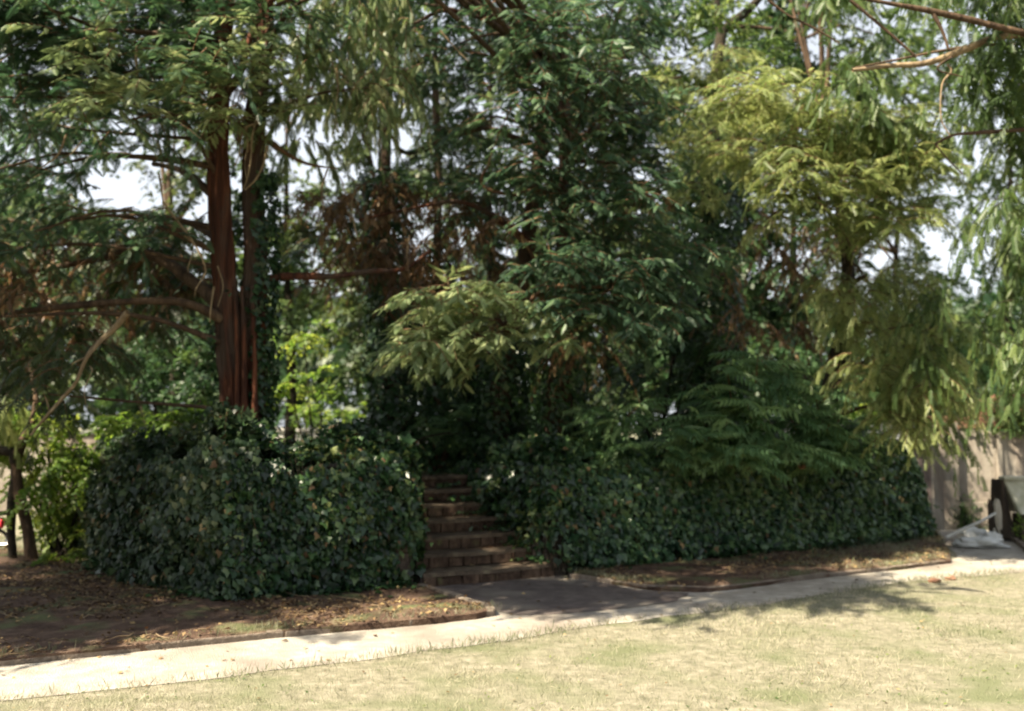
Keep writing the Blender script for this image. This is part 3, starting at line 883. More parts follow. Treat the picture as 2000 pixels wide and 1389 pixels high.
# right cheek: ivy hangs down, more the higher up the steps; low front corner stays bare
def covR(t, z, r):
    return ~((t > .55) & (z < .60) & (r < .85)) & ~((t < .6) & (z < .10 + 1.0 * (1 - t)) & (r < .92))
    
    lim = 1.05 - 0.10 - 1.0 * np.clip(0.35 - np.abs(t - 0.50), 0, .35) * 1.2
    bare = (t > 0.60) & (z < 0.55) & (r < 0.75)
    bare |= (t < 0.62) & (z < 0.1 + 1.05 * (1 - t)) & (r < .9)
    return ~bare
ivy_sheet('ivy', 'ivy spilling down the right cheek over the stone steps', [F2(SW - 0.06, SD + .4), F2(SW - 0.10, 1.3), F2(SW - .05, .5), F2(SW - 0.02, 0.05)], 0.10, 1.20, 1900, 0.080, M['ivy'], thick=0.34, lump=0.26, over=0.5, topspread=0.3, edge_noise=.3, cover=covR)
right_front = [F2(SW + .05, 0.0), E0 + np.array([.10, .0]), E0 * .5 + E05 * .5 + np.array([.02, -.02]), E05 + np.array([.0, -.0]), E05 * .5 + E1 * .5, E1 + np.array([-.10, .0]), E1 + np.array([.05, .18]), E1 + np.array([-.05, 1.0]), E1 + np.array([-.2, 2.2]), E1 + np.array([-1, 5.2])]
def covRF(t, z, r): return ~((t < 0.0) & (z < 0.4) & (r < 0.75)) & ~((t > .58) & (r < .7))
ivy_sheet('ivy', 'long even curtain of small leaved ivy on the wall right of the steps', right_front, 0.03, 1.22, 1650, 0.074, M['ivy_small'], tmpl='ivy3', thick=0.30, lump=0.16, batter=0.22, over=0.7, topspread=0.9, solo=200, cover=covRF,
          zf=lambda t: 1.22 + 0.05 * np.sin(t * 17) - .1 * np.clip(t * 3 - 1.6, 0, 1))
ivy_sheet('ivy', 'ivy tuft over the end of the right cheek above the bare stones', [F2(SW - .04, .45), F2(SW - .03, -.05), F2(SW + .30, -.03)], 0.10, 1.24, 1900, 0.075, M['ivy'], tmpl='ivy3', thick=0.16, lump=0.2, over=0.5, topspread=.3,
          cover=lambda t, z, r: (r < np.clip((z - .35) * 1.9, .10, 1)))
# a runner and loose leaves of ivy on the right side of the treads
nn_ = 230
kk = rng.integers(0, 7, nn_); uu = SW - .05 - np.abs(rng.normal(0, .22, nn_)) - .07 * kk
vv = rng.uniform(0, .28, nn_)
P_ = np.array([[*F2(a, k_ * GO + b_), (k_ + 1) * RISE + .02 + .05 * random.random()] for a, k_, b_ in zip(uu, kk, vv)])
rn = empty('creeping_ivy', (*F2(SW - .2, .3), RISE), 'ivy runners crossing the right half of the stone treads', 'ivy', 'ivy creeping over the beds')
cloud('leaves', T['ivy3'], P_, rng.standard_normal((nn_, 3)) * np.array([1, 1, .3]), UP + rng.standard_normal((nn_, 3)) * .4, .065 * rng.uniform(.6, 1.2, nn_), M['ivy'], rn)
for k_, a, b_ in ((1, .65, 1.4), (3, .8, 1.3), (0, .95, 1.5)):
    limb(rn, [np.array([*F2(SW - .02, k_ * GO + .2), (k_ + 1) * RISE + .10]), np.array([*F2(b_ - .15, k_ * GO + .15), (k_ + 1) * RISE + .02]), np.array([*F2(a, k_ * GO + .06), (k_ + 1) * RISE + .02])], .005, .003, M['twig'], 'runner', sides=4)
# ground ivy creeping out of the wall foot
def creepers(label, pts, n, spread, size, mat, z=0.06):
    root = empty('creeping_ivy', (*pts[0], z), label, 'ivy', 'ivy creeping over the beds')
    P = np.array(pts); seg = np.linalg.norm(np.diff(P, axis=0), axis=1); cum = np.concatenate([[0], np.cumsum(seg)])
    s = rng.random(n) * cum[-1]
    x = np.interp(s, cum, P[:, 0]); y = np.interp(s, cum, P[:, 1])
    sp = np.abs(rng.standard_normal(n)) * spread * (0.3 + 1.4 * vnoise(np.stack([s, s * 0, s * 0], -1), 2.0))
    pos = np.stack([x + 0.3 * sp * rng.standard_normal(n), y - sp, z + 0.05 * rng.random(n) + 0.12 * np.exp(-sp * 9) * rng.random(n)], -1)
    nr = UP + rng.standard_normal((n, 3)) * .35
    ax = rng.standard_normal((n, 3)) * np.array([1, 1, .2])
    cloud('leaves', T['ivy3'], pos, ax, nr, size * rng.uniform(.6, 1.2, n), mat, root)
creepers('ivy runners creeping onto the left bed at the wall corner', [L0 + np.array([0, 0]), CR + np.array([.0, .05]), SL + np.array([0, .0])], 2600, 0.16, 0.07, M['ivy'])
creepers('ivy runners creeping over the right bed below the long wall', [E0, E05, E1], 2200, 0.13, 0.055, M['ivy'])

# terrace floor cover: low ivy
n = 14000
xx = rng.uniform(-6.2, 6.2, n); yy = rng.uniform(9.2, 20, n)
def inpoly(x, y, poly):
    c = np.zeros(len(x), bool); j = len(poly) - 1
    for i in range(len(poly)):
        xi, yi = poly[i]; xj, yj = poly[j]
        with np.errstate(divide='ignore', invalid='ignore'):
            c ^= ((yi > y) != (yj > y)) & (x < (xj - xi) * (y - yi) / (yj - yi) + xi)
        j = i
    return c
kp = inpoly(xx, yy, terr)
pos = np.stack([xx, yy, TZ + 0.02 + 0.22 * vnoise(np.stack([xx, yy, xx * 0], -1), 1.5) * rng.random(n)], -1)[kp]
n = len(pos)
gc = cloud('ground_ivy', T['ivy3'], pos, rng.standard_normal((n, 3)) * np.array([1, 1, .3]), UP + rng.standard_normal((n, 3)) * .4, 0.08 * rng.uniform(.6, 1.3, n), M['ivy'])
props(gc, 'low ivy carpet covering the terrace ground under the trees', 'ground cover')

# ================================================================== TREES
def cat_b(*bs):
    bs = [b for b in bs if b is not None]
    return [np.concatenate([b[i] for b in bs]) for i in range(3)], [b[3] for b in bs]

def outdir(C, trunk_xy, k=0.6):
    d = np.asarray(C)[:, :2] - np.asarray(trunk_xy)[None]
    d = norm(d) * k
    return np.concatenate([d, np.zeros((len(d), 1))], 1)

reseed(11)
# ---- left redwood with two fused stems
t1 = empty('conifer_tree', at(478, 940, 10.7), 'big conifer with red fibrous twin trunks rising behind the left ivy wall', 'tree', 'dark conifers on the terrace')
D1 = 10.7
tr_left = [at(470, 960, D1), at(462, 800, D1), at(448, 650, D1), at(436, 500, D1), at(428, 350, D1), at(428, 200, D1 - .05), at(436, 60, D1), at(445, -150, D1), at(452, -500, D1)]
tr_right = [at(490, 960, D1 + .1), at(490, 800, D1 + .1), at(494, 650, D1 + .1), at(497, 500, D1 + .12), at(494, 350, D1 + .2), at(500, 230, D1 + .2), at(515, 60, D1 + .2), at(520, -200, D1 + .2), at(516, -560, D1 + .2)]
tube_obj('trunk', tr_left, 0.145, 0.08, M['redbark'], t1, sides=48, n=8, rough=0.14, flute=0.13, nfl=5, flare=0.08)
tube_obj('trunk', tr_right, 0.135, 0.08, M['redbark'], t1, sides=48, n=8, rough=0.14, flute=0.13, nfl=6, flare=0.08)
for a, w in ((480, .05), (466, .04), (500, .045)):       # bark ridges that stand clear of the trunk
    limb(t1, [at(a, 950, D1 - .2), at(a - 2, 800, D1 - .2), at(a - 3, 680, D1 - .16), at(a - 8, 560, D1 - .08)], w, .02, M['redbark'], 'bark_ridge', rough=.3)
hand = [  # (path in photo points, depth list, r0, r1, material)
    ([(432, 625), (400, 605), (350, 590), (290, 588), (200, 592), (120, 600), (20, 612), (-80, 640)], [10.6, 10.5, 10.4, 10.3, 10.2, 10.1, 10.0, 9.9], .065, .02, 'bark'),
    ([(425, 590), (370, 545), (320, 510), (265, 490), (200, 505), (120, 520), (0, 540)], [10.7, 10.9, 11.1, 11.2, 11.3, 11.4, 11.5], .085, .02, 'bark'),
    ([(425, 390), (385, 355), (345, 330), (300, 320)], [10.7, 10.9, 11.2, 11.4], .06, .03, 'bark'),
    ([(428, 470), (380, 440), (330, 425), (250, 420), (150, 430)], [10.8, 11.2, 11.5, 11.7, 11.9], .04, .015, 'bark'),
    ([(430, 330), (330, 310), (240, 305), (120, 300), (0, 330)], [10.7, 10.5, 10.4, 10.2, 10.0], .04, .012, 'bark'),
    ([(432, 200), (470, 140), (490, 70), (515, 20), (560, -30)], [10.7, 10.6, 10.6, 10.6, 10.6], .045, .03, 'redbark'),
    ([(425, 250), (424, 200), (432, 140), (440, 105), (450, 95)], [10.45, 10.42, 10.42, 10.44, 10.5], .075, .02, 'redbark'),
    ([(500, 545), (560, 540), (650, 540), (720, 530), (790, 525), (840, 490)], [10.8, 10.8, 10.8, 10.9, 11., 11.2], .05, .02, 'redbark'),
    ([(505, 260), (560, 300), (600, 320), (660, 330)], [10.9, 11., 11.2, 11.4], .03, .01, 'twig'),
    ([(500, 180), (580, 150), (600, 100), (610, 20)], [10.9, 11., 11., 11.], .03, .015, 'bark'),
]
for pts, ds, r0, r1, mt in hand:
    limb(t1, [at(x, y, d) for (x, y), d in zip(pts, ds)], r0, r1, M[mt], sides=9)
bare = [  # pale bare twigs that hang in front of the foliage
    ([(505, 240), (478, 250), (470, 275), (468, 300), (458, 325)], 10.2, .016), ([(500, 235), (492, 270), (490, 310), (484, 345), (475, 370)], 10.2, .014),
    ([(522, 285), (515, 320), (500, 350), (485, 365), (478, 372)], 10.2, .014), ([(480, 250), (484, 280), (478, 320), (482, 352)], 10.25, .01),
    ([(310, 340), (316, 375), (318, 410), (303, 450)], 10.0, .011), ([(318, 395), (345, 430), (372, 465), (390, 495), (402, 530), (385, 560), (380, 580)], 10.0, .014),
    ([(360, 460), (378, 480), (368, 520), (368, 532)], 10.0, .010), ([(418, 560), (412, 600), (410, 630)], 10.2, .011), ([(425, 520), (436, 560), (425, 600)], 10.3, .009),
    ([(130, 262), (115, 300), (95, 318), (75, 330)], 9.0, .012), ([(160, 275), (140, 300), (118, 310)], 9.0, .009),
    ([(250, 610), (225, 640), (200, 662), (168, 700), (150, 745), (120, 780), (95, 808), (60, 850)], 9.2, .030), ([(165, 700), (145, 708), (140, 714)], 9.2, .012),
    ([(175, 715), (180, 725), (165, 760), (168, 790)], 9.2, .008), ([(98, 806), (90, 780), (85, 768)], 9.2, .012), ([(268, 90), (266, 115), (268, 150), (260, 180)], 9.5, .018),
    ([(700, 470), (690, 430), (686, 400), (695, 370)], 10.6, .010), ([(640, 330), (628, 370), (632, 410), (620, 440)], 10.6, .010), ([(860, 60), (890, 95), (915, 120)], 10.2, .012),
    ([(648, 120), (660, 170), (655, 220), (662, 260)], 10.2, .008), ([(830, 570), (842, 600), (838, 640)], 10.5, .01), ([(800, 460), (795, 500), (800, 540)], 10.8, .009),
]
for pts, d, r0 in bare:
    limb(t1, [at(x, y, d + random.uniform(-.06, .06)) for x, y in pts], r0, r0 * .4, M['palebark'], 'bare_twig', sides=5, rough=.2, n=3)

C_a = region([(-60, -80), (420, -80), (600, -80), (600, 60), (430, 130), (420, 200), (330, 260), (210, 250), (150, 300), (-60, 300)], 84, 9.0, 11.8, 2)
C_b = region([(-60, 290), (190, 330), (230, 380), (300, 400), (420, 410), (400, 470), (250, 480), (100, 480), (-60, 480)], 84, 9.6, 11.6, 1)
C_c = region([(70, 60), (330, 90), (400, 280), (300, 300), (150, 260), (80, 180)], 95, 8.6, 9.4, 1)
C_d = region([(-60, 470), (110, 480), (130, 620), (230, 640), (190, 760), (60, 800), (-60, 760)], 80, 9.4, 11.0, 1)
C_e = region([(560, -60), (760, -60), (750, 120), (720, 280), (640, 330), (540, 340), (520, 100)], 88, 10.2, 12.0, 1, .9)
C_f = region(rect(-100, -600, 620, -60), 150, 9.5, 12.5, 1, .5)
C_h1 = [np.array([random.uniform(-10.5, -5.8), random.uniform(5.4, 8.8), random.uniform(4.6, 7.4)]) for _ in range(64)]
C_c += region([(370, 60), (560, 40), (560, 190), (470, 240), (380, 200)], 66, 9.6, 10.3, 1)
C_g = region([(-60, 400), (420, 420), (420, 560), (200, 600), (-60, 640)], 110, 11.4, 12.6, 1, .8)
B1, tw1 = cat_b(boughs(C_a, .55, 11, 15, outdir(C_a, (-2.9, 10.7)), .3), boughs(C_b, .5, 10, 14, outdir(C_b, (-2.9, 10.7)), .35), boughs(C_g, .5, 8, 9))
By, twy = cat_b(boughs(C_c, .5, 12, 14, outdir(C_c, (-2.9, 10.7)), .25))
cloud('sunlit_foliage', T['conifer'], *By, 0.13 * rng.uniform(.6, 1.4, len(By[0])), M['conifer_sunlit'], t1, solo=120)
tw1 = tw1 + twy
cloud('foliage', T['conifer'], *B1, 0.145 * rng.uniform(.6, 1.45, len(B1[0])), M['conifer_blue'], t1, solo=120)
Bo, two = cat_b(boughs(C_d, .45, 9, 11, None, 0.6, 0, .7, .6))
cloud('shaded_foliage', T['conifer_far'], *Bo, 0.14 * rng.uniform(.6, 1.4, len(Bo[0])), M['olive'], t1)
B, tw = cat_b(boughs(C_e, .42, 11, 15, None, 1.1, 0, .5, 1.2))
tw = tw + two
cloud('drooping_foliage', T['conifer'], *B, 0.14 * rng.uniform(.6, 1.4, len(B[0])), M['conifer_pale'], t1, solo=100)
B2, tw2 = cat_b(boughs(C_f, .75, 9, 9, outdir(C_f, (-2.9, 10.7))))
cloud('upper_foliage', T['conifer_far'], *B2, 0.38 * rng.uniform(.8, 1.2, len(B2[0])), M['conifer'], t1)
Cdead = region([(-40, 520), (120, 540), (110, 640), (-40, 660)], 70, 9.6, 10.2) + region([(380, 120), (470, 140), (470, 260), (400, 260)], 60, 10.5, 10.9) + region([(600, 300), (780, 320), (860, 520), (700, 560), (560, 520)], 85, 10.6, 12.4)
Bd, twd = cat_b(boughs(Cdead, .36, 11, 9, None, .9, 0, .7, .7))
cloud('dead_foliage', T['conifer_far'], *Bd, 0.10 * rng.uniform(.6, 1.3, len(Bd[0])), M['dead'], t1)
twigs_obj('twigs', tw1 + tw + twd, 0.008, M['twig'], t1)
twigs_obj('twigs', tw2, 0.012, M['twig'], t1)
auto_limbs(t1, tr_left, C_a + C_b + C_d, 22, .035, M['bark'])
auto_limbs(t1, tr_right, C_e + C_f, 14, .03, M['bark'])
# unseen conifer added outside the left edge to shade bed and trunk
t0 = empty('conifer_tree', (-8.6, 9.4, 0), 'unseen conifer added beyond the left edge to shade the bare bed', 'tree', 'dark conifers on the terrace')
tr0 = [np.array(p) for p in ((-8.6, 9.4, -.1), (-8.6, 9.4, 1.5), (-8.5, 9.3, 4.), (-8.5, 9.2, 7.), (-8.4, 9.1, 10.))]
tube_obj('trunk', tr0, .26, .08, M['redbark'], t0, sides=24, n=6, rough=.12, flute=.08, flare=.1)
B, tw = cat_b(boughs(C_h1, .75, 8, 8, None))
cloud('foliage', T['conifer_far'], *B, .36 * rng.uniform(.8, 1.2, len(B[0])), M['conifer'], t0)
twigs_obj('twigs', tw, .012, M['twig'], t0)
auto_limbs(t0, tr0, C_h1, 14, .05, M['bark'])
# ivy on its trunk
def trunk_ivy(parent, path, r, n, size, mat, z0=-9, z1=99, only=None, name='ivy'):
    P = smooth(path, 10); t = rng.random(n) * (len(P) - 1); i = t.astype(int); f = (t - i)[:, None]
    c = P[i] * (1 - f) + P[np.minimum(i + 1, len(P) - 1)] * f
    a = rng.random(n) * 2 * math.pi
    rad = np.stack([np.cos(a), np.sin(a), np.zeros(n)], -1)
    lump = vnoise(np.stack([np.cos(a), np.sin(a), c[:, 2] * 1.6], -1), 1.6)
    rr = r * (1 + 0.9 * lump) + 0.10 * rng.random(n) ** 2
    pos = c + rad * rr[:, None]
    k = (pos[:, 2] > z0) & (pos[:, 2] < z1)
    if only is not None: k &= only(a, pos, lump)
    nr = rad + UP * .4 + rng.standard_normal((n, 3)) * .4
    ax = -UP + rad * .3 + rng.standard_normal((n, 3)) * .5
    cloud(name, T['ivy3'], pos[k], ax[k], nr[k], size * rng.uniform(.6, 1.3, k.sum()), mat, parent)
trunk_ivy(t1, tr_right, .14, 6500, .07, M['ivy'], 1.0, 4.6, only=lambda a, p, l: (np.cos(a) > .25) | (l > .62))
trunk_ivy(t1, tr_left, .14, 2600, .07, M['ivy'], 1.0, 3.6, only=lambda a, p, l: (l > .60) | ((np.cos(a) < -.5) & (l > .4)) | (p[:, 2] < 1.9))

C_k = region([(-60, 420), (420, 400), (430, 560), (380, 660), (150, 640), (-60, 640)], 78, 11.6, 13.2, 1)
C_k += region([(530, 300), (760, 300), (760, 520), (540, 560)], 90, 12.4, 13.6, 1, .8)
Bk, twk = cat_b(boughs(C_k, .5, 8, 9, None, .5, 0, .8, .4))
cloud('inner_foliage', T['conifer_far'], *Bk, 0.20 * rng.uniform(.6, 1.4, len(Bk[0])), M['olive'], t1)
Ck2 = region([(-60, 440), (400, 440), (420, 620), (-60, 640)], 82, 10.9, 12.4, 1) + region([(540, 300), (760, 300), (780, 560), (560, 560)], 105, 11.2, 12.6, 1)
Bk, twk2 = cat_b(boughs(Ck2, .42, 10, 8, None, .9, 0, .7, .7))
cloud('dead_foliage', T['conifer_far'], *Bk, 0.11 * rng.uniform(.6, 1.4, len(Bk[0])), M['dead'], t1)
twigs_obj('twigs', twk + twk2, .010, M['twig'], t1)

reseed(12)
# ---- central conifer, big bluish crown
t2 = empty('conifer_tree', at(1085, 930, 12.4), 'central conifer with a huge blue green crown hanging over the steps', 'tree', 'dark conifers on the terrace')
tr2 = [at(1090, 930, 12.4), at(1092, 800, 12.4), at(1096, 700, 12.4), at(1100, 550, 12.4), at(1105, 350, 12.4), at(1100, 100, 12.4), at(1095, -300, 12.4), at(1090, -800, 12.4)]
tr2b = [at(965, 930, 12.9), at(975, 800, 12.9), at(992, 680, 12.9), at(1015, 560, 12.8), at(1040, 400, 12.8), at(1070, 150, 12.8)]
tube_obj('trunk', tr2, .17, .035, M['bark'], t2, sides=32, n=7, rough=.12, flute=.09, flare=.06)
tube_obj('trunk', tr2b, .17, .07, M['bark'], t2, sides=24, n=7, rough=.12, flute=.07, flare=.06)
for pts, ds, r0, r1, mt in [
    ([(1100, 560), (1040, 480), (960, 420), (900, 395), (840, 400), (700, 430)], [12.3, 12., 11.8, 11.6, 11.5, 11.5], .05, .015, 'redbark'),
    ([(1100, 420), (1060, 372), (1000, 380), (940, 360), (960, 310)], [12.3, 11.6, 11.2, 11.2, 11.2], .035, .012, 'twig'),
    ([(1070, 300), (940, 250), (800, 300), (760, 260), (700, 235)], [12.5, 12.2, 12., 11.8, 11.6], .05, .012, 'bark'),
    ([(1100, 120), (1000, 60), (880, 20), (810, 45), (780, 40)], [12.3, 11.5, 11., 10.8, 10.7], .04, .012, 'redbark'),
    ([(1060, 590), (1040, 500), (1000, 455), (960, 430)], [12.2, 11.8, 11.5, 11.4], .03, .01, 'twig'),
    ([(1105, 300), (1180, 240), (1230, 180), (1330, 150)], [12.4, 12.6, 12.8, 13.], .05, .02, 'bark'),
    ([(1000, 660), (940, 580), (880, 520), (860, 480)], [12.6, 12., 11.6, 11.4], .03, .01, 'redbark'),
    ([(1015, 640), (1025, 600), (1080, 560), (1180, 560), (1250, 520)], [12.6, 11.6, 10.8, 10.4, 10.2], .04, .012, 'twig')]:
    limb(t2, [at(x, y, d) for (x, y), d in zip(pts, ds)], r0, r1, M[mt], sides=8)
xy2 = tuple(at(1090, 800, 12.4)[:2])
C_a = region([(720, -80), (1300, -80), (1310, 60), (1290, 330), (1380, 420), (1330, 560), (1280, 640), (1100, 470), (900, 380), (840, 300), (860, 200), (740, 160)], 88, 10.6, 13.2, 2)
C_b = region([(1000, 480), (1230, 470), (1310, 540), (1270, 640), (1120, 660), (1040, 560)], 62, 10.0, 11.0, 2)
C_c = region([(800, 600), (890, 560), (1010, 560), (1010, 650), (960, 700), (870, 730), (780, 690)], 56, 9.6, 10.6, 2)
C_d = region([(1060, 570), (1110, 580), (1110, 690), (1060, 690)], 50, 10., 10.6, 1)
C_a += region([(980, -60), (1240, -60), (1220, 420), (1000, 400)], 74, 10.0, 11.2, 1)
C_e = region([(620, -60), (760, -60), (840, 180), (760, 230), (640, 200)], 85, 10.4, 12.0, 1, .9)
C_f = region([(620, -60), (1250, -60), (1050, -450), (700, -450)], 130, 11, 14, 1, .7)
C_h = [np.array([random.uniform(-5.0, 0.8), random.uniform(5.6, 8.2), random.uniform(6.4, 8.0)]) for _ in range(28)]  # boughs added above the view to shade the apron and steps
C_h += [np.array([random.uniform(-5.2, -3.2), random.uniform(5.9, 7.2), random.uniform(6.4, 7.6)]) for _ in range(9)]
C_h = [c for c in C_h if not (c[0] < -2.3 and c[1] > 7.4) and c[1] > 6.25 and c[0] < -.4]
C_g = region([(1340, 470), (1410, 470), (1400, 520), (1330, 540)], 45, 10.6, 11.0, 1)
C_s = region([(560, 380), (900, 300), (1000, 480), (1000, 560), (800, 560), (600, 520)], 110, 11.5, 13.5, 1, .6)
B1, tw1 = cat_b(boughs(C_a, .50, 10, 14, outdir(C_a, xy2), .35), boughs(C_b, .40, 12, 13, outdir(C_b, xy2, .9), .4), boughs(C_g, .3, 9, 11, (.8, -.2, 0), .2), boughs(C_s, .4, 8, 9))
cloud('foliage', T['conifer'], *B1, 0.125 * rng.uniform(.6, 1.5, len(B1[0])), M['conifer_blue'], t2, solo=140)
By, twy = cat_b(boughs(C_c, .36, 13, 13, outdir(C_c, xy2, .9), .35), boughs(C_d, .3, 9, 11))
cloud('sunlit_foliage', T['conifer'], *By, 0.12 * rng.uniform(.6, 1.5, len(By[0])), M['conifer_sunlit'], t2, solo=150)
tw1 = tw1 + twy
B, tw = cat_b(boughs(C_e, .42, 11, 15, None, 1.2, 0, .5, 1.2))
cloud('drooping_foliage', T['conifer'], *B, 0.13 * rng.uniform(.6, 1.4, len(B[0])), M['conifer_pale'], t2)
B2, tw2 = cat_b(boughs(C_f, .75, 9, 9, outdir(C_f, xy2)), boughs(C_h, .75, 8, 8, outdir(C_h, xy2)))
cloud('upper_foliage', T['conifer_far'], *B2, 0.38 * rng.uniform(.8, 1.2, len(B2[0])), M['conifer'], t2)
Cdead = region([(700, 360), (1000, 380), (1060, 560), (820, 580), (700, 600)], 66, 10.9, 12.6) + region([(1060, 640), (1250, 660), (1230, 740), (1080, 730)], 80, 11.2, 12.0) + region([(1200, 260), (1320, 260), (1330, 420), (1220, 420)], 110, 11., 12.)
Bd, twd = cat_b(boughs(Cdead, .4, 11, 9, None, .9, 0, .7, .7))
cloud('dead_foliage', T['conifer_far'], *Bd, 0.10 * rng.uniform(.6, 1.3, len(Bd[0])), M['dead'], t2)
twigs_obj('twigs', tw1 + tw + twd, 0.008, M['twig'], t2)
twigs_obj('twigs', tw2, 0.012, M['twig'], t2)
auto_limbs(t2, tr2, C_h, 14, .04, M['bark'])
auto_limbs(t2, tr2, C_a + C_f + C_b, 30, .028, M['bark'])
trunk_ivy(t2, tr2, .22, 5200, .07, M['ivy'], 1.0, 2.8)
trunk_ivy(t2, tr2b, .20, 4200, .07, M['ivy'], 1.0, 2.8)

reseed(13)
# ---- other trunks wrapped in ivy on the terrace
def ivy_tree(label, path, r0, r1, ivr, n, z1, mat='bark', imat='ivy', group='ivy wrapped trunks on the terrace', size=.075):
    t = empty('ivy_covered_tree', path[0], label, 'tree', group)
    tube_obj('trunk', path, r0, r1, M[mat], t, sides=14, n=6, rough=.2, flare=.05)
    trunk_ivy(t, path, ivr, n, size, M[imat], 1.0, z1)
    return t
t3 = ivy_tree('ivy covered trunk standing just left above the steps', [at(765, 930, 13.2), at(762, 760, 13.2), at(758, 600, 13.2), at(752, 420, 13.2), at(757, 200, 13.2), at(770, -100, 13.2), at(765, -260, 13.2)], .13, .04, .20, 9500, 5.2)
t3b = ivy_tree('thin dark ivy stem rising directly above the top step', [at(862, 930, 13.6), at(858, 760, 13.6), at(850, 600, 13.6), at(856, 380, 13.6), at(850, 100, 13.6), at(860, -120, 13.6)], .10, .03, .17, 6000, 4.2)
t3c = ivy_tree('slender ivy column between the two leaning conifer trunks', [at(930, 930, 14.0), at(938, 760, 14.0), at(930, 600, 14.)], .08, .05, .17, 3600, 2.8)
t4 = ivy_tree('tall trunk draped in bright ivy right of the big conifer crown', [at(1385, 930, 14.4), at(1382, 700, 14.4), at(1376, 500, 14.4), at(1390, 300, 14.4), at(1402, 120, 14.4), at(1410, 60, 14.4)], .13, .08, .32, 12500, 6.0, mat='darktwig')
limb(t4, [at(1408, 62, 14.4), at(1400, 30, 14.4), at(1395, -30, 14.4)], .08, .06, M['darktwig'], sides=10)
limb(t4, [at(1408, 62, 14.4), at(1450, 30, 14.4), at(1480, 0, 14.3), at(1530, -60, 14.3)], .08, .05, M['darktwig'], sides=10)
limb(t4, [at(1412, 55, 14.4), at(1460, 52, 14.4), at(1520, 58, 14.4)], .04, .02, M['bark'])
limb(t4, [at(1405, 318, 13.9), at(1430, 312, 13.7), at(1465, 305, 13.6)], .05, .03, M['palebark'])
limb(t4, [at(1440, 275, 13.9), at(1480, 240, 13.8), at(1470, 225, 13.8)], .035, .02, M['bark'])
limb(t4, [at(1415, 235, 13.9), at(1425, 262, 13.8), at(1452, 285, 13.8)], .025, .015, M['palebark'])
Cq = region([(1290, -60), (1560, -60), (1560, 110), (1460, 150), (1400, 260), (1290, 260)], 90, 13.2, 15.5, 1, .62)
B, tw = cat_b(boughs(Cq, .5, 8, 8, None, .5, .1, .9, .3))
cloud('foliage', T['twig'], *B, .20 * rng.uniform(.7, 1.3, len(B[0])), M['feather'], t4)
twigs_obj('twigs', tw, .008, M['darktwig'], t4)

reseed(14)
# ---- leaning dark trunk of the pale locust-like tree on the right
t5 = empty('locust_tree', at(1610, 900, 13.3), 'leaning dark trunked tree with pale yellow green feathery crown on the right', 'tree')
tr5 = [at(1612, 920, 13.4), at(1616, 820, 13.4), at(1632, 720, 13.3), at(1648, 640, 13.2), at(1655, 520, 13.2), at(1640, 400, 13.1), at(1610, 260, 13.1)]
tube_obj('trunk', tr5, .15, .06, M['darktwig'], t5, sides=20, n=6, rough=.15, flute=.05, flare=.06)
xy5 = tuple(at(1640, 640, 13.2)[:2])
C_a = region([(1430, 170), (1520, 150), (1600, 210), (1680, 190), (1790, 250), (1830, 330), (1800, 420), (1700, 470), (1560, 420), (1440, 330), (1400, 240)], 57, 10.6, 12.6, 2)
C_x = region([(1290, 100), (1440, 100), (1430, 250), (1400, 420), (1300, 420)], 66, 12.8, 13.8, 2)
C_b = region([(1600, 470), (1740, 500), (1860, 560), (1850, 700), (1900, 800), (1800, 850), (1680, 780), (1640, 640), (1580, 560)], 60, 11.4, 13.2, 2)
C_c = region([(1500, 400), (1600, 420), (1640, 500), (1560, 560), (1480, 480)], 80, 12.2, 13.6, 1)
B, tw = cat_b(boughs(C_a, .40, 13, 12, (-.1, -.3, .15), .4, .1, .9, .15), boughs(C_b, .42, 10, 12, None, .7, 0, .8, .4), boughs(C_c, .4, 8, 9, None, .8), boughs(C_x, .4, 9, 10, None, .5))
cloud('foliage', T['pinnate'], *B, 0.128 * rng.uniform(.6, 1.5, len(B[0])), M['pinnate'], t5, solo=200)
Cdead = region([(1420, 380), (1600, 420), (1640, 560), (1600, 700), (1440, 680), (1400, 560)], 80, 13.0, 14.5, 1)
Bd, twd = cat_b(boughs(Cdead, .42, 11, 9, None, .9, 0, .7, .7))
cloud('dead_foliage', T['conifer_far'], *Bd, 0.10 * rng.uniform(.6, 1.3, len(Bd[0])), M['dead'], t5)
twigs_obj('twigs', tw + twd, .007, M['twig'], t5)
auto_limbs(t5, tr5, C_a + C_b + C_c, 26, .03, M['bark'])
Cup = region(rect(1380, -500, 1700, -60), 100, 12, 14, 1, .6)
B, tw = cat_b(boughs(Cup, .6, 8, 8))
cloud('upper_foliage', T['pinnate'], *B, 0.32 * rng.uniform(.7, 1.3, len(B[0])), M['pinnate'], t5)
auto_limbs(t5, tr5, Cup, 5, .03, M['bark'])

reseed(15)
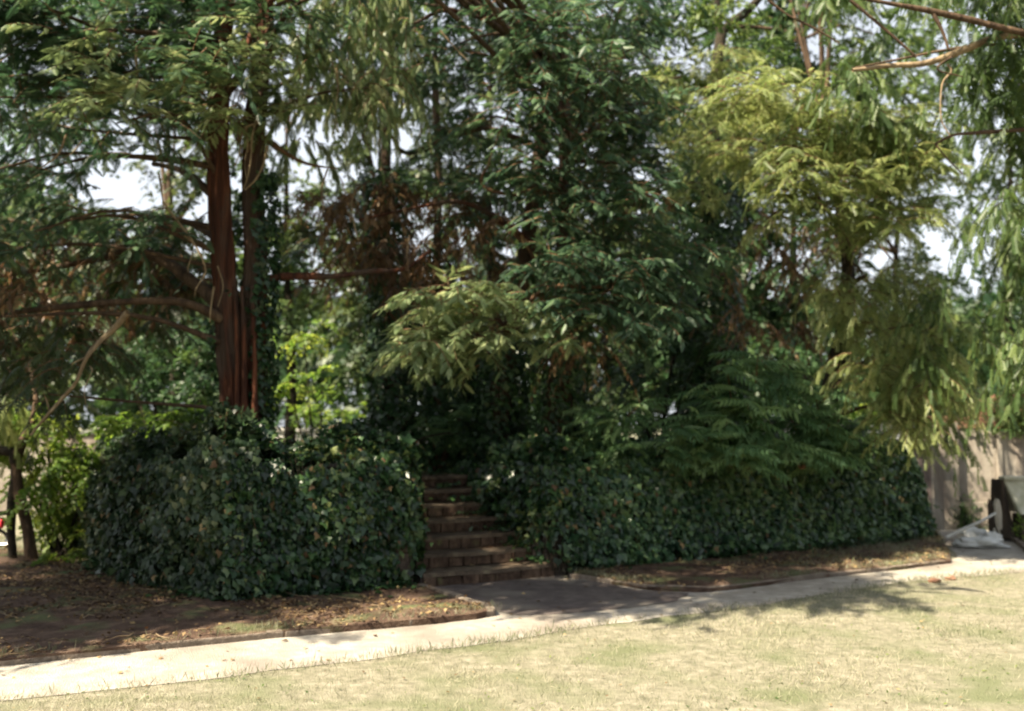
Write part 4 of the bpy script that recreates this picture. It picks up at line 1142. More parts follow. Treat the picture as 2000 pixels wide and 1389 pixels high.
# ---- overhanging tree whose trunk stands outside on the right
t6 = empty('overhanging_tree', (6.9, 9.6, 0), 'overhanging tree at the right edge with fine hanging sprays and long bare boughs', 'tree')
tr6 = [np.array(p) for p in ((6.9, 9.6, -.1), (6.85, 9.6, 1.2), (6.7, 9.6, 2.8), (6.65, 9.6, 4.6), (6.4, 9.7, 6.6), (6.2, 9.8, 8.5))]
tube_obj('trunk', tr6, .24, .10, M['bark'], t6, sides=24, n=6, rough=.15, flute=.06, flare=.1)
for pts, d, r0, r1, mt in [
    ([(2230, 40), (2080, 60), (1960, 70), (1890, 95), (1850, 110), (1800, 125), (1740, 128), (1665, 137)], 9.3, .05, .020, 'palebark'),
    ([(2230, 120), (2100, 80), (1990, 62), (1900, 40), (1800, 18), (1700, 0), (1620, -20)], 9.0, .042, .016, 'bark'),
    ([(1820, 22), (1840, 60), (1852, 95)], 9.0, .018, .012, 'bark'), ([(1660, 0), (1720, 50), (1760, 85), (1790, 112)], 9.1, .016, .012, 'bark'),
    ([(1500, 0), (1540, 30), (1590, 55), (1640, 85)], 9.4, .014, .007, 'bark'), ([(1600, -20), (1560, -10), (1500, 0)], 9.3, .018, .012, 'bark'),
    ([(1850, 125), (1858, 140), (1840, 165), (1838, 230), (1855, 265)], 9.2, .010, .006, 'palebark'),
    ([(2200, 240), (2050, 250), (1900, 260), (1860, 265), (1825, 282)], 9.6, .03, .010, 'bark'), ([(1828, 283), (1850, 310), (1880, 340)], 9.6, .009, .005, 'bark'),
    ([(1860, 110), (1830, 135), (1880, 150)], 9.1, .012, .006, 'bark')]:
    limb(t6, [at(x, y, d) for x, y in pts], r0, r1, M[mt], sides=8)
C_a = region([(1500, -80), (2080, -80), (2080, 60), (1900, 40), (1860, 0), (1760, -30), (1700, 60), (1780, 200), (1640, 200), (1600, 40), (1540, 20)], 86, 8.8, 11.5, 1, .9)
C_b = region([(1860, 60), (2080, 60), (2080, 420), (1960, 400), (1880, 300), (1780, 280), (1780, 180), (1850, 180)], 80, 9.0, 11.5, 1)
C_b2 = region([(1660, 120), (1860, 140), (1900, 260), (1820, 330), (1700, 250)], 80, 10.5, 12, 1, .8)
C_c = region([(1940, 380), (2080, 400), (2080, 760), (1960, 740), (1980, 560)], 84, 9.2, 11.5, 1)
C_d = region([(1760, 440), (1940, 520), (1970, 640), (1900, 760), (1840, 860), (1780, 700)], 100, 10.5, 12.5, 1, .6)
B, tw = cat_b(boughs(C_a, .5, 14, 14, None, .8, 0, .7, .8), boughs(C_b, .45, 14, 14, None, 1.0, 0, .7, .9), boughs(C_b2, .45, 14, 13, None, .8, 0, .7, .8), boughs(C_c, .45, 14, 14, None, 1.2, 0, .6, 1.1), boughs(C_d, .42, 12, 13, None, 1.2, 0, .6, 1.1))
cloud('foliage', T['feather'], *B, 0.145 * rng.uniform(.6, 1.4, len(B[0])), M['feather'], t6, solo=200)
twigs_obj('twigs', tw, .005, M['darktwig'], t6)
Cup = [np.array([random.uniform(4.2, 9.), random.uniform(7.5, 11.5), random.uniform(5.6, 8.8)]) for _ in range(26)]
B, tw = cat_b(boughs(Cup, .7, 8, 9, None, .9))
cloud('upper_foliage', T['feather'], *B, 0.34 * rng.uniform(.7, 1.3, len(B[0])), M['feather'], t6)
auto_limbs(t6, tr6, C_a + C_b + C_c + Cup, 22, .035, M['bark'])

reseed(16)
# ---- large compound leaves of the tree-of-heaven saplings on the terrace edge
def sapling(label, base, tops, n_leaves, size, mat='sumac'):
    t = empty('sapling', base, label, 'young tree', 'saplings with long compound leaves on the terrace')
    pos, ax, nr = [], [], []
    for tp in tops:
        tp = np.array(tp); b0 = np.array(base)
        path = [b0 + np.array([random.uniform(-.1, .1), random.uniform(-.05, .1), 0]), b0 * .45 + tp * .55 + np.array([random.uniform(-.1, .1), 0, .05]), tp]
        limb(t, path, .018, .006, M['twig'], 'stem', sides=6)
        sm = smooth(path, 8)
        for q in range(n_leaves):
            k = len(sm) - 1 - int(random.random() ** 1.6 * len(sm) * .75)
            p = sm[k]
            a = random.random() * 6.283
            ax.append((math.cos(a), math.sin(a) - .2, random.uniform(-.25, .45))); pos.append(p + np.random.default_rng(len(pos)).normal(0, .03, 3)); nr.append((random.gauss(0, .25), random.gauss(0, .25) - .25, 1))
    pos, ax, nr = map(np.array, (pos, ax, nr))
    cloud('leaf_mass', T['sumac'], pos, ax, nr, size * rng.uniform(.75, 1.25, len(pos)), M[mat], t, solo=min(290, len(pos)), solo_name='leaf', tbase=.2, tspread=.6)
    return t
sapling('sapling with long drooping compound leaves catching the sun, right of centre', at(1470, 915, 12.4), [at(1480, 700, 12.0), at(1420, 720, 11.9), at(1540, 730, 12.1), at(1380, 760, 11.8), at(1460, 790, 11.6), at(1350, 810, 11.8)], 22, .40)
sapling('sapling with long leaves in front of the leaning dark trunk', at(1600, 915, 12.8), [at(1590, 745, 12.5), at(1660, 750, 12.6), at(1540, 800, 12.2), at(1620, 830, 12.2), at(1680, 850, 12.7)], 20, .38)
sapling('bushy sapling whose leaves droop over the long ivy wall', at(1380, 915, 11.9), [at(1330, 830, 11.5), at(1390, 850, 11.3), at(1450, 880, 11.3), at(1300, 880, 11.5), at(1420, 820, 11.5), at(1480, 900, 11.5)], 22, .33)
sapling('low sapling above the middle of the long ivy wall', at(1560, 915, 12.3), [at(1530, 870, 12), at(1590, 880, 12), at(1650, 890, 12.4), at(1700, 880, 13)], 22, .33)
sapling('small sapling with narrow leaflets directly above the right end of the steps', at(1180, 905, 11.9), [at(1150, 800, 11.7), at(1200, 820, 11.6), at(1250, 790, 11.8), at(1220, 870, 11.5)], 20, .28)
sapling('small dark sapling behind the top of the stone steps', at(850, 925, 13.0), [at(830, 820, 12.8), at(880, 840, 12.8), at(800, 850, 12.9), at(900, 800, 13)], 20, .26)

reseed(17)
# ---- shrubs: broad-leaved bushes
def shrub(label, base, polys, spacing, d0, d1, r, mat, size, tmpl='twig', layers=1, name='shrub', group=None, stem='darktwig', nb=8, ks=8, droop=.5, hang=.3, keep=1.):
    t = empty(name, base, label, 'shrub' if name == 'shrub' else 'tree', group)
    C = []
    for p in polys: C += region(p, spacing, d0, d1, layers, keep)
    if not C: return t
    B, tw = cat_b(boughs(C, r, nb, ks, None, droop, .15, .9, hang))
    k = B[0][:, 2] > 0.05
    cloud('foliage', T[tmpl], B[0][k], B[1][k], B[2][k], size * rng.uniform(.7, 1.3, k.sum()), M[mat], t)
    twigs_obj('twigs', tw, .006, M['darktwig'], t)
    b0 = np.array(base)
    sel = rng.choice(len(C), size=min(9, len(C)), replace=False)
    for i in sel:
        c = C[i]
        limb(t, [b0 + rng.normal(0, .08, 3) * np.array([1, 1, 0]), b0 * .5 + c * .5 + np.array([0, 0, .1]), c], .025, .008, M[stem], 'stem', sides=6)
    return t
SG = 'shrubs growing round the terrace'
shrub('bright green broad leaved shrub glowing in the sun left of the red trunk', at(270, 1050, 13.2), [[(180, 800), (300, 790), (420, 820), (450, 870), (330, 930), (200, 960)]], 62, 12.0, 13.6, .36, 'bright', .16, layers=2, group=SG)
shrub('yellow green shrub in full sun at the left edge', at(110, 1095, 12.4), [[(60, 800), (190, 850), (230, 960), (200, 1030), (120, 1070), (70, 1000), (60, 900)], [(-60, 780), (60, 800), (70, 870), (-60, 880)]], 62, 11.8, 13.0, .34, 'bright', .15, layers=3, group=SG, droop=.8)
shrub('low shrub with pale lit leaves on the lawn edge at the far left', at(120, 1100, 11.8), [[(90, 1030), (170, 1020), (190, 1090), (90, 1090)]], 45, 11.4, 11.9, .2, 'bright', .12, group=SG)
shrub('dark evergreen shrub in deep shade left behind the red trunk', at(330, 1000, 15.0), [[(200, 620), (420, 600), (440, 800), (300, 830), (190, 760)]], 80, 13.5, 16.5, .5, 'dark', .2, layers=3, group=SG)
shrub('sunlit light green shrub seen between the red trunk and the ivy stems', at(620, 1000, 16.0), [[(540, 620), (640, 600), (700, 700), (700, 830), (640, 840), (570, 820), (540, 740)]], 76, 14.5, 17.5, .42, 'bright', .17, layers=1, group=SG, keep=.9)
shrub('small bushy shrub above the ivy just left of the step top', at(760, 900, 12.6), [[(600, 820), (700, 800), (850, 790), (900, 850), (850, 900), (680, 880)]], 60, 12.2, 14.0, .3, 'dark', .14, layers=1, group=SG, keep=.7)
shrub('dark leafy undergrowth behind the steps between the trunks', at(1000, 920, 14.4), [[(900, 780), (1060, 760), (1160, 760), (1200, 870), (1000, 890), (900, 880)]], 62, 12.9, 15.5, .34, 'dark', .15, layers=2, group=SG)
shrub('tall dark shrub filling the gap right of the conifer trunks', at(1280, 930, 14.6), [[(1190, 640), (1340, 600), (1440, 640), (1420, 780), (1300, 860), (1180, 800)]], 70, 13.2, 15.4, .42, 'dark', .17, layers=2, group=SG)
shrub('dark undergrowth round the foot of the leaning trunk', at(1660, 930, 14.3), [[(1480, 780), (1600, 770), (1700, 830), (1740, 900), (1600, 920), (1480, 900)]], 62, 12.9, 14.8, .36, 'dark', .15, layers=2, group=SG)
shrub('pale sunlit bush beyond the right end of the terrace', at(1690, 960, 17.5), [[(1650, 760), (1730, 740), (1760, 850), (1700, 870), (1650, 850)]], 60, 16., 18, .36, 'bright', .17, group=SG)

reseed(18)
# ---- woodland behind: single trees with their own crowns
far_specs = [
    ('broad leaved tree with dark crown behind the far left boughs', 80, 22., 'olive', [(-140, 280), (220, 420), (230, 760), (-140, 800)], .9),
    ('green tree behind the gap left of the red trunk', 330, 20., 'olive', [(220, 400), (420, 430), (430, 660), (240, 640)], .6),
    ('tree with sunlit leaves directly behind the red twin trunks', 560, 21., 'feather', [(430, 200), (640, 380), (700, 620), (520, 640), (430, 480)], .5),
    ('dark tree behind the dead brown boughs left of centre', 740, 19.5, 'olive', [(640, 320), (880, 340), (880, 760), (700, 780)], .55),
    ('tall dark tree far behind the central conifer', 960, 22., 'olive', [(780, 40), (1020, 60), (1060, 760), (880, 760)], .65),
    ('dark tree behind the right half of the central crown', 1180, 20., 'olive', [(1040, 100), (1300, 100), (1320, 760), (1080, 760)], .75),
    ('dense dark tree behind the tall ivy draped trunk', 1400, 19.5, 'dark', [(1320, 300), (1560, 380), (1600, 760), (1320, 780)], .85),
    ('light green tree above and behind the pale feathery crown', 1560, 21., 'feather', [(1420, 20), (1720, 60), (1720, 320), (1460, 240)], .6),
    ('hazy green tree in the distance beyond the concrete wall', 1760, 23., 'feather', [(1600, 300), (1880, 300), (1900, 560), (1860, 780), (1700, 780)], .5),
    ('light tree beyond the wall at the right edge', 1980, 24., 'feather', [(1880, 200), (2140, 120), (2140, 800), (1940, 780)], .42),
]
for lab, px, d, mt, poly, keep in far_specs:
    base = at(px, 827, d); base[2] = 0.0
    t = empty('woodland_tree', base, lab, 'tree', 'woodland trees behind the terrace')
    ytop = min(p[1] for p in poly)
    tp = [base - np.array([0, 0, .1]), np.array([base[0] + .1, d, 2.5]), np.array([base[0] - .05, d, 5.0]), at(px, ytop + 60, d)]
    tube_obj('trunk', tp, .14, .04, M['darktwig'], t, sides=10, n=5, rough=.15, flare=.06)
    C = region(poly, 58, d - 1.6, d + 1.6, 1, min(1, keep * 1.4))
    C += region(rect(min(p[0] for p in poly), ytop - 330, max(p[0] for p in poly), ytop), 80, d - 1.5, d + 1.5, 1, .6)
    B, tw = cat_b(boughs(C, .75, 9, 9, None, .5))
    cloud('foliage', T['twig'], *B, .30 * rng.uniform(.7, 1.3, len(B[0])), M[mt], t)
    twigs_obj('twigs', tw, .010, M['darktwig'], t)
    auto_limbs(t, tp, C, 12, .05, M['bark'])
# far belt of trees that reads as one mass, plus an added unseen arc behind the camera
n = 11000
az = np.concatenate([rng.uniform(-0.95, 0.95, n - 4500), rng.uniform(1.3, 2 * math.pi - 1.3, 4500)]); back = np.arange(n) >= n - 4500; dd = np.where(back, rng.uniform(15, 24, n), rng.uniform(34, 44, n))  # arc behind the camera added to cut sky light on shaded fronts
hh = rng.random(n) ** .8 * (5.2 + 4.0 * vnoise(np.stack([az * 9, az * 0, az * 0], -1)))
keepf = vnoise(np.stack([az * 30, hh * .8, dd * .3], -1)) > .27
pos = np.stack([np.sin(az) * dd, np.cos(az) * dd, hh], -1)[keepf]
n = len(pos)
fb = cloud('distant_wood_and_added_arc', T['conifer_far'], pos, rng.standard_normal((n, 3)), UP + rng.standard_normal((n, 3)), 1.6 * rng.uniform(.7, 1.3, n), M['dark'])
props(fb, 'distant belt of green trees closing the view, with an unseen arc added behind to dim the light', 'woodland')

reseed(19)
# ================================================================== RIGHT: concrete wall, pier, stone box, plank, sacks
DW = 15.6
def X(px, d=DW): return float(at(px, 827, d)[0])
def Z(py, d=DW): return float(at(1000, py, d)[2])
w = empty('concrete_wall', (X(1950), DW, 0), 'stained pale concrete boundary wall with broken brick top at the right', 'wall')
def wslab(name, x0, x1, z0, z1, y, th, mat, jit=0.0, bev=.012):
    return box(name, ((x0 + x1) / 2, y + th / 2, (z0 + z1) / 2), (x1 - x0, th, z1 - z0), mat, w, bevel=bev, jit=jit)
wslab('plinth', X(1806), X(2420), -0.05, Z(980), DW - .05, .30, M['render'])
wslab('panel', X(1808), X(1861) - .01, Z(980), Z(838), DW, .25, M['render'])
wslab('panel', X(1861) + .005, X(1950) - .012, Z(980), Z(838), DW + .02, .23, M['render'])
wslab('panel', X(1950) + .012, X(2060), Z(980), Z(842), DW - .01, .26, M['render'])
wslab('panel', X(2060) + .01, X(2420), Z(980), Z(842), DW + .01, .26, M['render'])
wslab('pilaster', X(1806), X(1864), Z(1040), Z(825), DW - .11, .12, M['render'])
wslab('rib', X(1944), X(1953), Z(978), Z(845), DW - .05, .06, M['render'], bev=.006)
# brickwork on top, tumbled down towards the left
z = Z(838) + 0.004
row = 0
while z < Z(775):
    x = X(1800) + random.uniform(0, .1) + (row * .16 if row > 2 else row * .03)
    while x < X(2080):
        L = random.uniform(.19, .24)
        if not (row > 2 and x < X(1900) + (row - 3) * .06) and random.random() < .97:
            box('brick', (x + L / 2, DW + .06 + random.uniform(-.01, .015), z + .033), (L - .012, .11, .060), M['brick'], w, rz=random.uniform(-.03, .03), jit=.003, bevel=.005)
        x += L
    z += .070; row += 1
wslab('brick_backing', X(1902), X(2420), Z(838), Z(790), DW + .13, .10, M['mortar'])
wslab('brick_backing', X(1812), X(1902), Z(838), Z(812), DW + .13, .10, M['mortar'])
pr = empty('gate_pier', (X(1782), DW - .1, 0), 'mauve grey gate pier under a projecting grey slab beside the concrete wall', 'pier')
box('shaft', (X(1784), DW - .1, Z(875) / 2 - .02), (X(1803) - X(1766), .34, Z(875) + .04), M['darkrender'], pr, bevel=.015)
box('lit_edge', (X(1804.5), DW - .2, Z(875) / 2 - .02), (.035, .12, Z(875) + .03), M['render'], pr, bevel=.008)  # pale strip standing in for the sunlit edge of the pier
box('cap_slab', (X(1781), DW - .12, Z(868)), (X(1815) - X(1748), .46, .09), M['slab'], pr, bevel=.015, jit=.006)
post = empty('pale_post', (X(1741), DW + .4, 0), 'thin pale upright post left of the gate pier', 'post')
tube_obj('shaft', [np.array([X(1741), DW + .4, -.1]), np.array([X(1740), DW + .4, 1.]), np.array([X(1738), DW + .4, Z(830)])], .03, .027, M['chrome'], post, sides=10)
box('cap', (X(1738), DW + .4, Z(830) + .01), (.075, .075, .03), M['chrome'], post, bevel=.006)
gb = empty('white_garden_wall', (X(1700, 20), 20.5, 0), 'bright white rendered wall seen between pier and terrace end', 'wall')
box('wall_face', (X(1700, 20) - .5, 20.6, .85), (3.4, .25, 1.7), M['white'], gb, bevel=.02)
box('coping', (X(1700, 20) - .5, 20.6, 1.73), (3.5, .36, .07), M['slab'], gb, bevel=.015)

# weed on the wall foot and ivy on the brick top
def weed(label, c, r, h, n, mat='dark', size=.09, name='weed', cat='weed'):
    t = empty(name, c, label, cat)
    c = np.array(c, float)
    p = rng.standard_normal((n, 3)) * np.array([r, r * .5, h * .33]) + c + np.array([0, 0, h * .5]); p[:, 2] = np.maximum(p[:, 2], c[2] + .02)
    cloud('leaves', T['twig'], p, rng.standard_normal((n, 3)) + UP * .6, UP + rng.standard_normal((n, 3)) * .5, size * rng.uniform(.7, 1.3, n), M[mat], t)
    for _ in range(4):
        limb(t, [c, c + np.array([random.uniform(-r, r) * .5, 0, h * .5]), c + np.array([random.uniform(-r, r), random.uniform(-r, r) * .5, h])], .006, .002, M['darktwig'], 'stem', sides=4)
weed('dark weed growing in the joint at the foot of the concrete wall', (X(1874), DW - .12, .0), .12, .45, 160)
weed('small green weed beside the dark end of the mossy stone box', (X(1962, 13.9), 13.6, .12), .05, .25, 26, 'bright', .07)
weed('leafy climber hanging over the brick top at the right edge', (X(1985), DW - .06, Z(850)), .28, .7, 420, 'feather', .14, 'climbing_plant', 'climber')

# mossy stone box on supports
DB = 14.0
bx = empty('stone_box', (X(2010, DB), DB, 0), 'pale mossy stone chest with slanting front on dark supports at the right edge', 'stone chest')
def prism(name, quad, y0, y1, mat, parent, y0t=None):
    """front outline in (x,z); each corner may have its own y"""
    bm = bmesh.new()
    f = [bm.verts.new((x, y, z)) for (x, z), y in zip(quad, y0)]
    b_ = [bm.verts.new((x, y, z)) for (x, z), y in zip(quad, y1)]
    bm.faces.new(f); bm.faces.new(b_[::-1])
    n = len(f)
    for i in range(n): bm.faces.new((f[i], b_[i], b_[(i + 1) % n], f[(i + 1) % n]))
    bmesh.ops.bevel(bm, geom=bm.edges[:], offset=.012, segments=2, affect='EDGES')
    return bm_obj(name, bm, mat, parent)
xB = lambda p: X(p, DB); zB = lambda p: Z(p, DB)
prism('front_slab', [(xB(1956), zB(938)), (xB(2200), zB(934)), (xB(2200), zB(1003)), (xB(1972), zB(1003))], [DB, DB, DB - .22, DB - .22], [DB + .08, DB + .08, DB - .12, DB - .12], M['moss'], bx)
prism('rear_slab', [(xB(1956), zB(938)), (xB(2200), zB(934)), (xB(2200), zB(1003)), (xB(1972), zB(1003))], [DB + .10, DB + .10, DB + .32, DB + .32], [DB + .18, DB + .18, DB + .42, DB + .42], M['moss'], bx)
prism('end_board', [(xB(1951), zB(937)), (xB(1956), zB(937)), (xB(1973), zB(1052)), (xB(1944), zB(1052))], [DB - .02] * 2 + [DB - .05] * 2, [DB + .30] * 4, M['darkwood'], bx)
box('ridge', ((xB(1956) + xB(2200)) / 2, DB + .07, zB(934)), (xB(2200) - xB(1956), .20, .06), M['moss'], bx, bevel=.015, jit=.008)
for p_ in (1986, 2040, 2120, 2190):
    box('support', (xB(p_), DB + .0, zB(1003) / 2 - .02), (.11, .26, zB(1003) + .03), M['darkwood'], bx, bevel=.01)
box('shelf', ((xB(1980) + xB(2200)) / 2, DB + .16, .12), (xB(2200) - xB(1980), .12, .20), M['darkwood'], bx, bevel=.01)
pk = empty('carved_plank', (X(1947, 13.4), 13.4, 0), 'rough grey plank standing on two thin prongs against the stone chest', 'plank')
xK = lambda p: X(p, 13.4); zK = lambda p: Z(p, 13.4)
prism('board', [(xK(1941), zK(1034)), (xK(1941), zK(985)), (xK(1946), zK(974)), (xK(1953), zK(977)), (xK(1955), zK(1000)), (xK(1951), zK(1036))], [13.40, 13.45, 13.47, 13.47, 13.45, 13.40], [13.46, 13.51, 13.53, 13.53, 13.51, 13.46], M['greywood'], pk)
for p_ in (1941, 1949):
    limb(pk, [at(p_, 1032, 13.4), np.array([xK(p_), 13.35, .0])], .016, .010, M['greywood'], 'prong', sides=6)
stp = empty('broken_fence_pales', (X(1932, 13.9), 13.9, 0), 'dark splintered upright boards behind the carved plank', 'boards')
for p_, zt, w_ in ((1927, 972, .05), (1933, 978, .05), (1938, 966, .05)):
    prism('board', [(X(p_ - 3, 13.9), -.02), (X(p_ + 3, 13.9), -.02), (X(p_ + 3, 13.9), Z(zt + 8, 13.9)), (X(p_ - 1, 13.9), Z(zt, 13.9)), (X(p_ - 3, 13.9), Z(zt + 12, 13.9))], [13.88] * 5, [13.92] * 5, M['darkwood'], stp)

def sack(label, c, s, seed):
    bm = bmesh.new()
    bmesh.ops.create_icosphere(bm, subdivisions=4, radius=1.0)
    P = np.array([v.co[:] for v in bm.verts])
    nz = vnoise(P + seed * 7.3, 1.6) * .5 + vnoise(P + seed * 3.1, 4.5) * .28
    folds = .06 * np.sin(P[:, 0] * 9 + 3 * vnoise(P + seed, 2.))
    for v, k, f in zip(bm.verts, nz, folds):
        v.co = v.co * (0.66 + k + f)
        v.co = Vector((c[0] + v.co.x * s[0], c[1] + v.co.y * s[1], max(0.006, c[2] + v.co.z * s[2])))
    o = bm_obj('sack', bm, M['sack'], None, True)
    props(o, label, 'sack', 'pale sacks heaped by the concrete wall')
    return o
ds = 13.3
sack('flat pale sack lying lowest on the paving under the leaning pole', (X(1905, ds), ds, .06), (.33, .20, .085), 1)
sack('crumpled grey white sack piled on top behind the leaning pole', (X(1910, ds), ds + .22, .13), (.20, .14, .12), 2)
sack('small pale bundle at the right end of the sack heap', (X(1934, ds), ds + .05, .10), (.12, .12, .11), 3)
pol = tube_obj('wooden_pole', [at(1849, 1050, 13.05), at(1880, 1034, 13.1), at(1912, 1020, 13.15), at(1944, 1003, 13.3)], .022, .018, M['sack'], None, sides=8)
props(pol, 'pale straight pole leaning over the sacks from the paving', 'pole')
kerb('curved dark kerb in front of the mossy stone chest', PT([(1950, 1052), (1975, 1057), (1992, 1068), (2004, 1082), (2040, 1100)]), 0.05, 0.07, 0.4)
for px, py, lb in ((1826, 1138, 'reddish brown clod on the lawn edge, the larger one'), (1856, 1133, 'small brown clod on the lawn edge right of the larger one')):
    p = G(px, py)
    bm = bmesh.new(); bmesh.ops.create_icosphere(bm, subdivisions=2, radius=1)
    for v in bm.verts:
        v.co = Vector((p[0], p[1], .015)) + Vector((v.co.x * .075, v.co.y * .05, v.co.z * .035)) * random.uniform(.7, 1.2)
    o = bm_obj('clod', bm, M['brick']); props(o, lb, 'clod')

reseed(20)
# ================================================================== LEFT: forked trunk, parked moped, walls behind
ft_ = empty('forked_tree', G(42, 1108), 'small dark forked tree with stubby crossbar limb at the left edge', 'tree')
fd = 11.7
limb(ft_, [at(26, 1102, fd), at(22, 1040, fd), at(24, 980, fd), at(30, 930, fd), at(30, 890, fd)], .05, .06, M['darktwig'], 'trunk', sides=10)
limb(ft_, [at(62, 1104, fd), at(55, 1040, fd), at(44, 990, fd), at(34, 950, fd), at(30, 900, fd)], .075, .06, M['bark'], 'trunk', sides=10)
limb(ft_, [at(30, 905, fd), at(26, 885, fd), at(0, 880, fd), at(-60, 870, fd)], .07, .04, M['darktwig'], 'limb', sides=8)
limb(ft_, [at(30, 900, fd), at(45, 860, fd), at(70, 800, fd + .2), at(60, 700, fd + .4)], .06, .03, M['bark'], 'limb', sides=8)
C = region([(-80, 760), (70, 780), (60, 850), (-80, 860)], 50, 11.2, 12.4, 2)
B, tw = cat_b(boughs(C, .32, 9, 9, None, 1.2, 0, .5, 1.))
cloud('foliage', T['feather'], *B, .17 * rng.uniform(.7, 1.3, len(B[0])), M['pinnate'], ft_)
twigs_obj('twigs', tw, .006, M['darktwig'], ft_)

mp_ = empty('moped', (at(-30, 827, 12.6)[0], 12.6, 0), 'dark parked moped with red rear lamp behind the forked tree', 'moped')
mx_ = at(24, 827, 12.6)[0]
mp_.scale = (.65, .65, .65)
def wheel(cx, cy, r):
    bm = bmesh.new()
    for k in range(24):
        pass
    a = np.linspace(0, 2 * math.pi, 25)[:-1]
    V, F = [], []
    for q in range(24):
        for s in range(8):
            b_ = s * math.pi / 4
            rr = r + .035 * math.cos(b_)
            V.append((cx + rr * math.cos(a[q]), cy + .035 * math.sin(b_), r + .035 + rr * math.sin(a[q])))
    for q in range(24):
        for s in range(8):
            F.append((q * 8 + s, q * 8 + (s + 1) % 8, ((q + 1) % 24) * 8 + (s + 1) % 8, ((q + 1) % 24) * 8 + s))
    bm.free()
    wo = mesh_np('wheel', V, F, M['rubber'], mp_, shade=True)
    sp_ = np.array([[[cx, cy, r + .035], [cx + (r - .03) * math.cos(t), cy, r + .035 + (r - .03) * math.sin(t)]] for t in np.linspace(0, 2 * math.pi, 13)[:-1]])
    V, F = tubes(sp_, np.full((12, 2), .005), 4)
    mesh_np('spokes', V, F, M['chrome'], wo)
wheel(mx_ - .02, 12.6, .22); wheel(mx_ - 1.12, 12.6, .22)
prism('body', [(mx_ - .80, .30), (mx_ - .15, .30), (mx_ + .12, .62), (mx_ + .06, .74), (mx_ - .45, .66), (mx_ - .80, .45)], [12.50] * 6, [12.70] * 6, M['paint'], mp_)
prism('seat', [(mx_ - .50, .70), (mx_ + .10, .77), (mx_ + .08, .86), (mx_ - .20, .82), (mx_ - .52, .84)], [12.48] * 5, [12.72] * 5, M['rubber'], mp_)
bmr = bmesh.new(); bmesh.ops.create_icosphere(bmr, subdivisions=3, radius=1)
for v in bmr.verts: v.co = Vector((mx_ + .10 + v.co.x * .045, 12.53 + v.co.y * .07, .62 + v.co.z * .10))
bm_obj('rear_lamp', bmr, M['redlamp'], mp_, True)
limb(mp_, [np.array([mx_ + .15, 12.6, .30]), np.array([mx_ + .2, 12.58, .2]), np.array([mx_ - .3, 12.55, .2])], .035, .03, M['chrome'], 'exhaust', sides=10)
limb(mp_, [np.array([mx_ - 1.12, 12.6, .25]), np.array([mx_ - .98, 12.6, .60]), np.array([mx_ - .90, 12.6, .95])], .03, .022, M['paint'], 'fork', sides=8)
limb(mp_, [np.array([mx_ - .86, 12.32, .98]), np.array([mx_ - .92, 12.6, .96]), np.array([mx_ - .86, 12.88, .98])], .014, .014, M['chrome'], 'handlebar', sides=8)

lw = empty('grey_rendered_wall', (-9.5, 18, 0), 'grey rendered wall seen past the forked tree at the left edge', 'wall')
box('wall_face', (-10.4, 18.1, .75), (5.6, .25, 1.5), M['render'], lw, bevel=.02)
box('coping', (-10.4, 18.1, 1.53), (5.7, .34, .07), M['slab'], lw, bevel=.015)
# low white wall far behind, seen in the gap between trunk and ivy
hb = empty('white_garden_wall', (-4.6, 24, 0), 'low sunlit white wall glimpsed far behind between red trunk and ivy', 'wall')
box('wall_face', (-4.6, 24, .75), (5.0, .25, 1.5), M['white'], hb, bevel=.02)
box('coping', (-4.6, 24, 1.53), (5.1, .36, .06), M['white'], hb, bevel=.015)

reseed(21)
# ================================================================== LITTER AND GRASS
pathpoly = upper_left + apron_left + foot + apron_right + branch + wallfoot + lower
def scatter_poly(poly, n, x0, x1, y0, y1):
    x = rng.uniform(x0, x1, n); y = rng.uniform(y0, y1, n)
    return x, y, inpoly(x, y, poly)
x, y, k = scatter_poly(bedL, 38000, -7, 0, 6.5, 12.6)
x2, y2, k2 = scatter_poly(bedR, 20000, 0, 7, 9, 15)
P = np.vstack([np.stack([x[k], y[k], x[k] * 0 + .055], -1), np.stack([x2[k2], y2[k2], x2[k2] * 0 + .035], -1)])
cl = vnoise(P * np.array([1, 1, 0]), 1.8)
P = P[rng.random(len(P)) < np.clip(cl * 1.5 - .35, .05, 1)]
P[:, 2] = bed_z(P * np.array([1, 1, 0]) + np.array([0, 0, 1]) * P[:, 2:3], P[:, 2] + .01) + .008 + .015 * rng.random(len(P))
n = len(P)
lt = cloud('leaf_litter', T['leaf'], P, rng.standard_normal((n, 3)) * np.array([1, 1, .25]), UP + rng.standard_normal((n, 3)) * .35, .040 * rng.uniform(.4, 1.5, n), M['litter'], tbase=0., tspread=1.)
props(lt, 'fallen brown and yellow leaves strewn over the planting beds', 'leaf litter')
I = rng.choice(len(P), size=260, replace=False)
K = 5
dirs = rng.standard_normal((260, 3)) * np.array([1, 1, .05]); dirs = norm(dirs) * rng.uniform(.08, .35, (260, 1))
TW = P[I][:, None] + dirs[:, None] * np.linspace(0, 1, K)[None, :, None] + rng.standard_normal((260, K, 3)) * .008 + UP * .012
ft2 = twigs_obj('fallen_twigs', [TW], .005, M['palebark'], None, 4)
props(ft2, 'thin broken twigs lying among the leaves on the beds', 'twigs')
